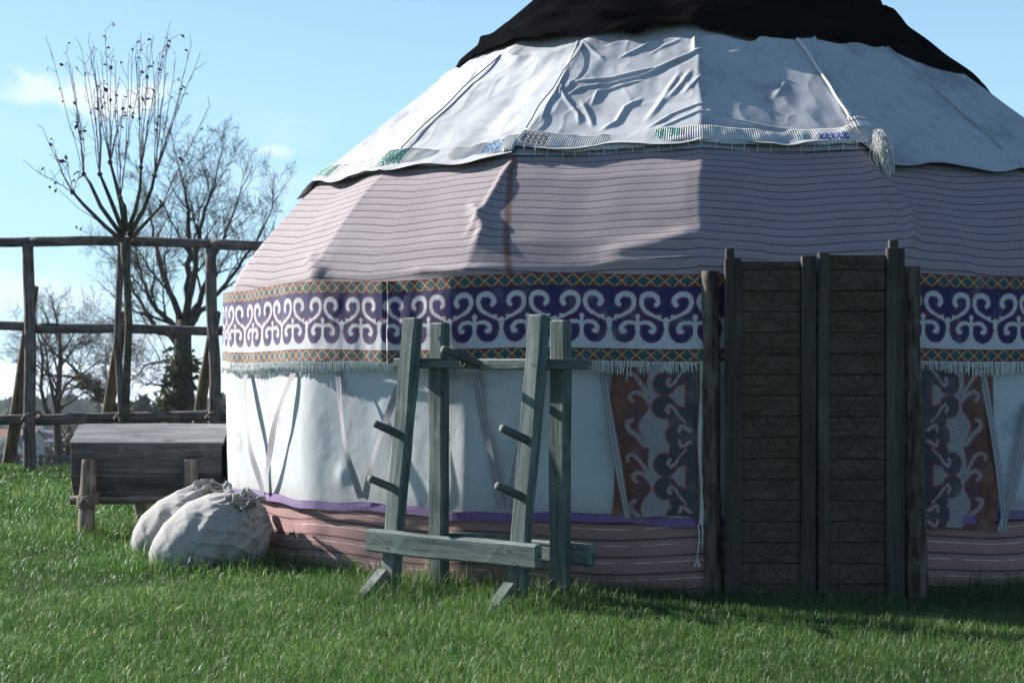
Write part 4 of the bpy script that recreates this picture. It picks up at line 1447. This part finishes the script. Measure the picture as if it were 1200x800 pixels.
def ivy(buf, pts, rad, n, rnd, cols=((.035, .06, .02), (.06, .085, .03), (.028, .045, .018), (.10, .085, .045))):
    pts = np.array(pts)
    for k in range(n):
        t = rnd.random() * (len(pts) - 1); i = int(t)
        c = pts[i] + (pts[min(i + 1, len(pts) - 1)] - pts[i]) * (t - i)
        o = nrm3(rnd.normal(size=3)) * rad * rnd.uniform(.5, 1.35)
        buf.leaf(c + o, rnd.uniform(.14, .30), cols[rnd.integers(len(cols))])


# big bare tree behind the fence
YB = 46.0
zg = float(field_z(YB))
bt = thing('bare_tree', ((215 - 600) / FPX * YB, YB, zg), 'big bare tree with ivy on its trunk and a wide net of fine branches', 'tree', 'bare trees beyond the field')
tb, cb, ib = Buf(), Buf(), Buf()
rnd = np.random.default_rng(21)
base = P(217, 560, YB); base[2] = zg - .2
tk = [base, P(216, 500, YB), P(214, 440, YB), P(214, 405, YB), P(216, 375, YB)]
tb.tube(tk, [.42, .34, .29, .25, .2], 12)


def stem(pl, r0, r1, dz, kids=(6, 5, 5, 4), sub=True):
    n = len(pl)
    pts = [P(x, y, YB + dz * k / max(n - 1, 1)) for k, (x, y) in enumerate(pl)]
    # smooth it a little
    tt = np.linspace(0, n - 1, n * 3)
    pts = np.array([[np.interp(t, range(n), [q[a] for q in pts]) for a in range(3)] for t in tt])
    pts[1:-1] += rnd.normal(size=(len(pts) - 2, 3)) * .03
    rad = np.linspace(r0 * .62, r1 * .5, len(pts))
    tb.tube(pts, rad, 7)
    m = len(pts)
    nk = kids[0] + 1
    for k in range(nk):
        t = .22 + .78 * (k + rnd.random()) / nk
        i = min(int(t * (m - 1)), m - 2)
        tang = nrm3(pts[i + 1] - pts[i])
        s = rnd.normal(size=3); s -= tang * tang.dot(s); s = nrm3(s)
        grow(tb, pts[i], nrm3(tang * .75 + s * .65 + [0, 0, .18]), rnd.uniform(1.1, 2.1) * (1.15 - .5 * t), rad[i] * .5, 1, 4, rnd, (0, 6, 5, 4), .22, .24, .7, .35, None, .6, cb, .004)
    grow(tb, pts[-1], nrm3(pts[-1] - pts[-3]), 1.4, r1 * .5, 1, 4, rnd, (0, 6, 5, 4), .25, .22, .65, .35, None, .6, cb, .004)


stem([(216, 378), (221, 330), (222, 290), (219, 240), (212, 205)], .20, .05, .3)
stem([(217, 372), (227, 320), (232, 280), (242, 240), (252, 215)], .17, .05, -.8)
stem([(216, 385), (206, 365), (197, 335), (186, 305), (178, 270), (174, 240)], .19, .05, .9)
stem([(213, 402), (204, 385), (190, 370), (176, 352), (166, 330), (160, 300)], .18, .05, -1.0)
stem([(214, 408), (196, 392), (182, 386), (168, 360), (152, 330), (140, 312)], .15, .04, 1.2)
stem([(218, 380), (236, 350), (248, 318), (262, 280), (275, 245)], .17, .05, .6)
stem([(217, 388), (238, 362), (262, 335), (290, 300), (312, 260)], .15, .045, -.6)
stem([(216, 430), (200, 420), (182, 424), (170, 428), (160, 440)], .08, .03, .5)
stem([(200, 452), (186, 450), (172, 452), (164, 446)], .05, .02, -.7)
ivy(ib, [base, tk[1], tk[2], P(213, 420, YB)], .40, 900, rnd)
ivy(ib, [P(203, 500, YB - .3), P(205, 440, YB - .3)], .30, 300, rnd)
tb.build('trunk', MT['bark'], bt)
MT['farbark'] = mat('far_twigs', lambda q: pbsdf(q, q.mix(q.noise(objv(q, False), 2, 2), (.035, .028, .026), (.075, .058, .050)), .9))
cb.build('crown', MT['farbark'], bt)
ib.build('ivy', MT['leaf'], bt)


def far_tree(px, pbase, Y, stems, label, seed, ivyn=0, leafn=0):
    z = float(field_z(Y))
    x0 = (px - 600) / FPX * Y
    root = thing('bare_tree', (x0, Y, z), label, 'tree', 'bare trees beyond the field')
    tb, cb, ib = Buf(), Buf(), Buf()
    r = np.random.default_rng(seed)
    for pl, r0, r1, dz in stems:
        pts = [P(x, y, Y + dz * k / (len(pl) - 1)) for k, (x, y) in enumerate(pl)]
        tb.tube(pts, np.linspace(r0 * .75, r1 * .6, len(pts)), 7)
        m = len(pts)
        nk = 8
        for k in range(nk):
            t = .3 + .7 * (k + r.random()) / nk
            i = min(int(t * (m - 1)), m - 2); f = t * (m - 1) - i
            q = pts[i] * (1 - f) + pts[i + 1] * f
            tang = nrm3(pts[i + 1] - pts[i]); s = r.normal(size=3); s -= tang * tang.dot(s); s = nrm3(s)
            grow(tb, q, nrm3(tang * .6 + s * .7 + [0, 0, .1]), r.uniform(1.0, 1.9), r0 * .22, 1, 4, r, (0, 5, 4, 4), .16, .26, .75, .35, None, .6, cb, .0045)
        grow(tb, pts[-1], nrm3(pts[-1] - pts[-2]), 1.5, r1 * .6, 1, 4, r, (0, 6, 5, 4), .2, .25, .7, .35, None, .6, cb, .0045)
        if ivyn: ivy(ib, pts, .28, ivyn, r)
    for k in range(leafn):
        pass
    tb.build('trunk', MT['bark'], root)
    cb.build('crown', MT['farbark'], root)
    if ivyn: ib.build('ivy', MT['leaf'], root)
    return root


far_tree(66, 540, 62, [([(70, 562), (68, 520), (66, 488), (69, 450), (71, 420), (70, 390)], .26, .10, .4), ([(68, 498), (54, 480), (48, 455), (50, 425), (47, 400)], .15, .06, -.6),
                       ([(66, 480), (60, 455), (56, 430), (54, 405)], .10, .05, .6), ([(68, 470), (78, 450), (88, 442), (100, 435)], .09, .05, -.3), ([(70, 430), (84, 412), (94, 400)], .08, .04, .8)],
         'bare tree with two slim stems seen past the fence', 31)
far_tree(160, 540, 58, [([(165, 560), (152, 505), (133, 478), (112, 458), (95, 440)], .30, .12, .2)], 'low tree leaning far over with green ivy along its trunk', 37, ivyn=500)


# leafy crowns: rounded far trees and a brown thicket
def leafy(name, px, Y, ztop_py, w_px, cols, label, seed, n=900, group=None, lean=0, size=.5, squash=1.0):
    z = float(field_z(Y)); x0 = (px - 600) / FPX * Y
    root = thing(name, (x0, Y, z), label, 'tree' if name.endswith('tree') else 'bush', group)
    r = np.random.default_rng(seed)
    ztop = EYE - (ztop_py - HY) / FPX * Y
    W = w_px / FPX * Y
    H = ztop - z
    ch = H * (.62 if name.endswith('tree') else .95)
    tb, cb = Buf(), Buf()
    tb.tube([(x0, Y, z - .3), (x0 + .1, Y, z + H * .3), (x0, Y + .1, z + H * .6)], [W * .05, W * .04, W * .02], 7)
    cen = np.array([x0, Y, ztop - ch * .5])
    for k in range(5):
        e = cen + r.normal(size=3) * [W * .22, W * .22, ch * .2]
        tb.tube([(x0, Y, z + H * .25), (cen + e) / 2 - [0, 0, ch * .1], e], [W * .03, W * .02, W * .008], 5)
    cl_ = [cen + nrm3(r.normal(size=3)) * np.array([W * .36, W * .36, ch * .34]) * r.uniform(.4, 1) for _ in range(16)]
    for k in range(n):
        c = cl_[r.integers(len(cl_))]
        p = c + nrm3(r.normal(size=3)) * np.array([W * .2, W * .2, ch * .18]) * r.uniform(.5, 1.1)
        cb.leaf(p, r.uniform(.5, 1.0) * size, cols[r.integers(len(cols))])
    tb.build('trunk', MT['bark'], root)
    cb.build('crown', MT['leaf'], root)


evg = ((.022, .045, .022), (.032, .06, .028), (.018, .035, .02), (.045, .07, .03))
grp = 'evergreen trees on the far side of the valley'
for px, Y, ty, wp, sd_ in ((172, 150, 459, 30, 1), (194, 156, 456, 34, 2), (157, 165, 464, 20, 3), (255, 160, 458, 36, 4), (225, 150, 462, 34, 5)):
    leafy('evergreen_tree', px, Y, ty, wp, evg, 'round-headed dark evergreen tree in the row behind the big bare tree', sd_, 1500, grp, size=.8)
brown = ((.075, .055, .035), (.055, .045, .03), (.045, .055, .028), (.10, .07, .045))
leafy('thicket_bush', 84, 75, 494, 50, brown, 'brown leafless thicket beside the thin bare tree', 11, 1500, size=.35)
leafy('thicket_bush', 118, 80, 490, 60, brown, 'wide brown thicket behind the wooden chest', 12, 1500, size=.35)
leafy('thicket_bush', 62, 110, 508, 26, evg, 'dark green bush before the cream house with the chimney', 13, 900, size=.45)

# far wood along the horizon
fw = Buf()
r = np.random.default_rng(77)
MT['farwood'] = mat('far_wood', lambda q: q.n('ShaderNodeBsdfDiffuse', {'Color': colattr(q)}).outputs[0])
for k in range(2600):
    Y = r.uniform(400, 780); px = r.uniform(-500, 900)
    x0 = (px - 600) / FPX * Y
    h = r.uniform(6, 10) * (1 + .2 * math.sin(px * .03)); z = float(field_z(Y)); w = r.uniform(3, 6)
    cone = r.random() < .35
    nu_, nv_ = 8, 5
    th = np.linspace(0, 2 * np.pi, nu_, endpoint=False); tt = np.linspace(0, 1, nv_)
    TT, HH = np.meshgrid(th, tt, indexing='ij')
    rr = (w * .5 * (1 - HH) if cone else w * .62 * np.sqrt(np.clip(1 - (HH * 1.6 - .6) ** 2, 0, 1))) * (1 + .3 * r.normal(size=TT.shape))
    V = stack(x0 + rr * np.cos(TT), Y + rr * np.sin(TT), z + h * HH * (1 + .04 * r.normal(size=TT.shape))).reshape(-1, 3)
    Q = gridf(nu_, nv_); j = np.arange(nv_ - 1)
    Q = np.concatenate([Q, np.stack([(nu_ - 1) * nv_ + j, j, j + 1, (nu_ - 1) * nv_ + j + 1], -1)])
    s = r.uniform(.7, 1.3)
    fw.add(V, Q, None, np.array((.030, .05, .032)) * s)
tag(fw.build('distant_wood', MT['farwood'], smooth=False), 'dark line of woodland along the horizon', 'wood', kind='stuff')


# ------------------------------------------------------------------ far houses
def box(x0, x1, y0, y1, z0, z1):
    V = [(x0, y0, z0), (x1, y0, z0), (x1, y1, z0), (x0, y1, z0), (x0, y0, z1), (x1, y0, z1), (x1, y1, z1), (x0, y1, z1)]
    return V, [(0, 1, 5, 4), (1, 2, 6, 5), (2, 3, 7, 6), (3, 0, 4, 7), (4, 5, 6, 7), (3, 2, 1, 0)]


def house(px, Y, w, dpt, h_eave_py, h_ridge_py, along, label, wallm, roofm, windows, chimney=None, boards=False):
    z = float(field_z(Y)); x0 = (px - 600) / FPX * Y
    ez = EYE - (h_eave_py - HY) / FPX * Y; rz = EYE - (h_ridge_py - HY) / FPX * Y
    root = thing('house', (x0, Y, z), label, 'house')
    xa, xb, ya, yb = x0 - w / 2, x0 + w / 2, Y, Y + dpt
    if along:      # ridge runs across the view
        ym = (ya + yb) / 2
        V = [(xa, ya, z - 1), (xb, ya, z - 1), (xb, yb, z - 1), (xa, yb, z - 1), (xa, ya, ez), (xb, ya, ez), (xb, yb, ez), (xa, yb, ez), (xa, ym, rz - .1), (xb, ym, rz - .1)]
        Q = [(0, 1, 5, 4), (1, 2, 6, 5), (2, 3, 7, 6), (3, 0, 4, 7)]; T = [(5, 6, 9), (7, 4, 8)]
        RV = [(xa - .3, ya - .5, ez - .25), (xb + .3, ya - .5, ez - .25), (xb + .3, ym, rz), (xa - .3, ym, rz), (xb + .3, yb + .5, ez - .25), (xa - .3, yb + .5, ez - .25)]
        RF = [(0, 1, 2, 3), (3, 2, 4, 5)]
    else:
        V = [(xa, ya, z - 1), (xb, ya, z - 1), (xb, yb, z - 1), (xa, yb, z - 1), (xa, ya, ez), (xb, ya, ez), (xb, yb, ez), (xa, yb, ez), (x0, ya, rz - .1), (x0, yb, rz - .1)]
        Q = [(0, 1, 5, 4), (1, 2, 6, 5), (2, 3, 7, 6), (3, 0, 4, 7)]; T = [(4, 5, 8), (6, 7, 9)]
        RV = [(xa - .4, ya - .4, ez - .3), (x0, ya - .4, rz), (x0, yb + .3, rz), (xa - .4, yb + .3, ez - .3), (xb + .4, ya - .4, ez - .3), (xb + .4, yb + .3, ez - .3)]
        RF = [(3, 2, 1, 0), (1, 2, 5, 4)]
    mesh_obj('wall', V, [np.array(Q), np.array(T)], wallm, root, smooth=False)
    RV = np.array(RV); n = len(RV)
    RV2 = np.concatenate([RV + [0, 0, .12], RV])
    rf = [tuple(f) for f in RF] + [tuple(i + n for i in reversed(f)) for f in RF]
    from collections import Counter
    ed = Counter()
    for f in RF:
        for a, b in zip(f, f[1:] + f[:1]): ed[(a, b)] += 1
    for (a, b) in ed:
        if (b, a) not in ed: rf.append((b, a, a + n, b + n))
    roof = mesh_obj('roof', RV2, np.array(rf), roofm, root, smooth=False)
    for (wx, wz, ww, wh) in windows:
        V, F = box(x0 + wx - ww / 2 - .12, x0 + wx + ww / 2 + .12, Y - .06, Y + .05, ez + wz - wh / 2 - .12, ez + wz + wh / 2 + .12)
        wf = mesh_obj('window', V, np.array(F), MT['trimwhite'], root, smooth=False)
        V, F = box(x0 + wx - ww / 2, x0 + wx + ww / 2, Y - .10, Y + .04, ez + wz - wh / 2, ez + wz + wh / 2)
        mesh_obj('pane', V, np.array(F), MT['pane'], wf, smooth=False)
    if boards:
        for sx in (-1, 1):
            board('barge_board', (x0 + sx * (w / 2 + .42), Y - .5, ez - .32), (x0, Y - .5, rz + .08), .1, .42, MT['trimwhite'], root, (0, 0, 1), ns=3)
    if chimney:
        V, F = box(x0 + chimney - .5, x0 + chimney + .5, Y + dpt * .3, Y + dpt * .3 + .9, ez, rz + 1.2)
        mesh_obj('chimney', V, np.array(F), MT['housewhite'], roof, smooth=False)
    return root


house(9, 185, 2.7, 6, 526, 513, False, 'small cream gabled house front with white barge boards', MT['housewall'], MT['slateroof'], [(-.15, -.55, .55, 1.1)], boards=True)
house(-30, 192, 12.6, 7, 516, 505, True, 'long cream house with a red tiled roof behind the gabled front', MT['housewall'], MT['tileroof'], [(-3, -1.2, .8, 1.1), (0, -1.2, .8, 1.1), (5.4, -1.4, .7, 1.2)])
house(49, 200, 6.5, 7, 516, 506, True, 'cream house with slate roof and white chimney beyond the fence', MT['housewall'], MT['slateroof'], [(-.9, -1.5, .8, 1.6), (.3, -1.5, .8, 1.6), (2.0, -1.5, .8, 1.6)], chimney=-1.2)
house(72, 215, 5.0, 6, 517, 510, True, 'low house with a red roof mostly behind the thicket', MT['housewhite'], MT['tileroof'], [(-1, -1.2, .7, 1.0), (1, -1.2, .7, 1.0)])

# low rail fence far behind
Yl = 60.0
zl = float(field_z(Yl))
lf = thing('rail_fence', ((45 - 600) / FPX * Yl, Yl, zl), 'low dark rail fence below the houses', 'fence')
ztop = EYE - (533 - HY) / FPX * Yl
for px in range(-60, 150, 9):
    x = (px - 600) / FPX * Yl
    board('post', (x, Yl, zl - .2), (x, Yl, ztop + .05), .14, .10, MT['fencelog'], lf, (0, -1, 0), ns=3)
for k in range(3):
    zz2 = ztop - .05 - k * .22
    board('rail', ((-62 - 600) / FPX * Yl, Yl - .08, zz2), ((150 - 600) / FPX * Yl, Yl - .08, zz2), .07, .05, MT['fencelog'], lf, (0, -1, 0), ns=3)

# ------------------------------------------------------------------ grass
gr = np.random.default_rng(99)


def blades(x0, x1, y0, y1, dens, hmin, hmax, wid, seg=2):
    n = int((x1 - x0) * (y1 - y0) * dens)
    x = gr.uniform(x0, x1, n); y = gr.uniform(y0, y1, n)
    # frustum-ish keep with a generous margin for side steps
    keep = (np.abs(x) < y * .42 + 2.2)
    rr = np.hypot(x - CX, y - CY)
    keep &= rr > RW - .02
    x, y = x[keep], y[keep]
    rr = rr[keep]
    n = len(x)
    pt = fbm(stack(x * 1.3, y * 1.3, 0), 3, 5)
    fine = vnoise(stack(x * 7, y * 7, 3), 8)
    h = hmin + (hmax - hmin) * np.clip(.45 + .35 * pt + .25 * fine + gr.normal(0, .22, n), 0, 1.5)
    # unmown tufts along the yurt, rack, chest and sacks
    edge_ = np.exp(-np.clip(rr - RW, 0, 9) / .16)
    for cx_, cy_, s_ in ((-.66, 8.8, .30), (.03, 8.3, .30), (-.40, 9.05, .25), (.25, 8.5, .25), (-3.05, 11.62, .22), (-2.85, 12.3, .22), (-2.0, 9.85, .3), (-1.6, 9.9, .3), (-2.4, 10.2, .25)):
        edge_ = np.maximum(edge_, np.exp(-((x - cx_) ** 2 + (y - cy_) ** 2) / s_ ** 2) * .9)
    tall = edge_ * gr.random(n) ** 2
    h = h + tall * .20
    return x, y, h, np.full(n, wid), pt


parts_ = [blades(-5, 5.2, 5.2, 9.3, 8200, .026, .078, .0025), blades(-6.5, 0, 9.3, 13.0, 3600, .030, .085, .0040), blades(-8.5, 1.5, 13.0, 19.9, 1200, .05, .11, .008),
          blades(5.2, 7.5, 5.5, 12, 700, .04, .09, .006), blades(0, 5.2, 9.3, 10.6, 800, .04, .09, .005), blades(-3.0, 3.0, 3.6, 5.2, 3200, .028, .075, .0034)]
x = np.concatenate([p[0] for p in parts_]); y = np.concatenate([p[1] for p in parts_]); h = np.concatenate([p[2] for p in parts_])
wd = np.concatenate([p[3] for p in parts_]); pt = np.concatenate([p[4] for p in parts_])
n = len(x)
yaw = gr.uniform(0, 2 * np.pi, n)
lean = np.abs(gr.normal(0, .75, n)) + .06
la = gr.uniform(0, 2 * np.pi, n)
lx, ly = np.cos(la) * lean, np.sin(la) * lean
sx, sy = np.cos(yaw) * wd / 2, np.sin(yaw) * wd / 2
z0 = field_z(y) - .004
mid = .55
V = np.empty((n, 5, 3), np.float32)
V[:, 0] = stack(x - sx, y - sy, z0); V[:, 1] = stack(x + sx, y + sy, z0)
mx, my, mz = x + lx * h * .38, y + ly * h * .38, z0 + h * mid
V[:, 2] = stack(mx - sx * .85, my - sy * .85, mz); V[:, 3] = stack(mx + sx * .85, my + sy * .85, mz)
V[:, 4] = stack(x + lx * h * 1.05, y + ly * h * 1.05, z0 + h * np.clip(1.02 - lean * .35, .45, 1))
i5 = np.arange(n)[:, None] * 5
Q = i5 + np.array([[0, 1, 3, 2]]); T = i5 + np.array([[2, 3, 4]])
base_c = np.array([(.042, .104, .026), (.062, .136, .036), (.024, .064, .017), (.092, .165, .052), (.13, .15, .055), (.26, .25, .16)])
pick = gr.choice(6, n, p=[.30, .27, .21, .13, .06, .03])
c = base_c[pick] * gr.uniform(.75, 1.25, (n, 1))
c = c * (1 + .38 * pt[:, None] * np.array([1.0, .7, .7]))
C5 = np.repeat(c[:, None], 5, 1)
tag(mesh_obj('grass', V.reshape(-1, 3), [Q, T], MT['grass'], col=C5.reshape(-1, 3), smooth=True), 'short green grass blades covering the field', 'grass', kind='stuff')
print('grass blades', n)

# ------------------------------------------------------------------ the air itself
hz = bpy.data.materials.new('air')
hz.use_nodes = True
hz.node_tree.nodes.clear()
hg = G(hz.node_tree)
hv = hg.n('ShaderNodeVolumePrincipled', {'Color': (.80, .90, 1.0), 'Density': .0002, 'Anisotropy': .2})
ho = hg.n('ShaderNodeOutputMaterial')
hz.node_tree.links.new(hv.outputs[0], ho.inputs['Volume'])
V, F = box(-4100, 4100, -3100, 8100, float(field_z(8000)) - 2, 11)
tag(mesh_obj('haze', V, np.array(F), hz, smooth=False), 'thin pale haze in the air over the far fields', 'haze', kind='stuff')
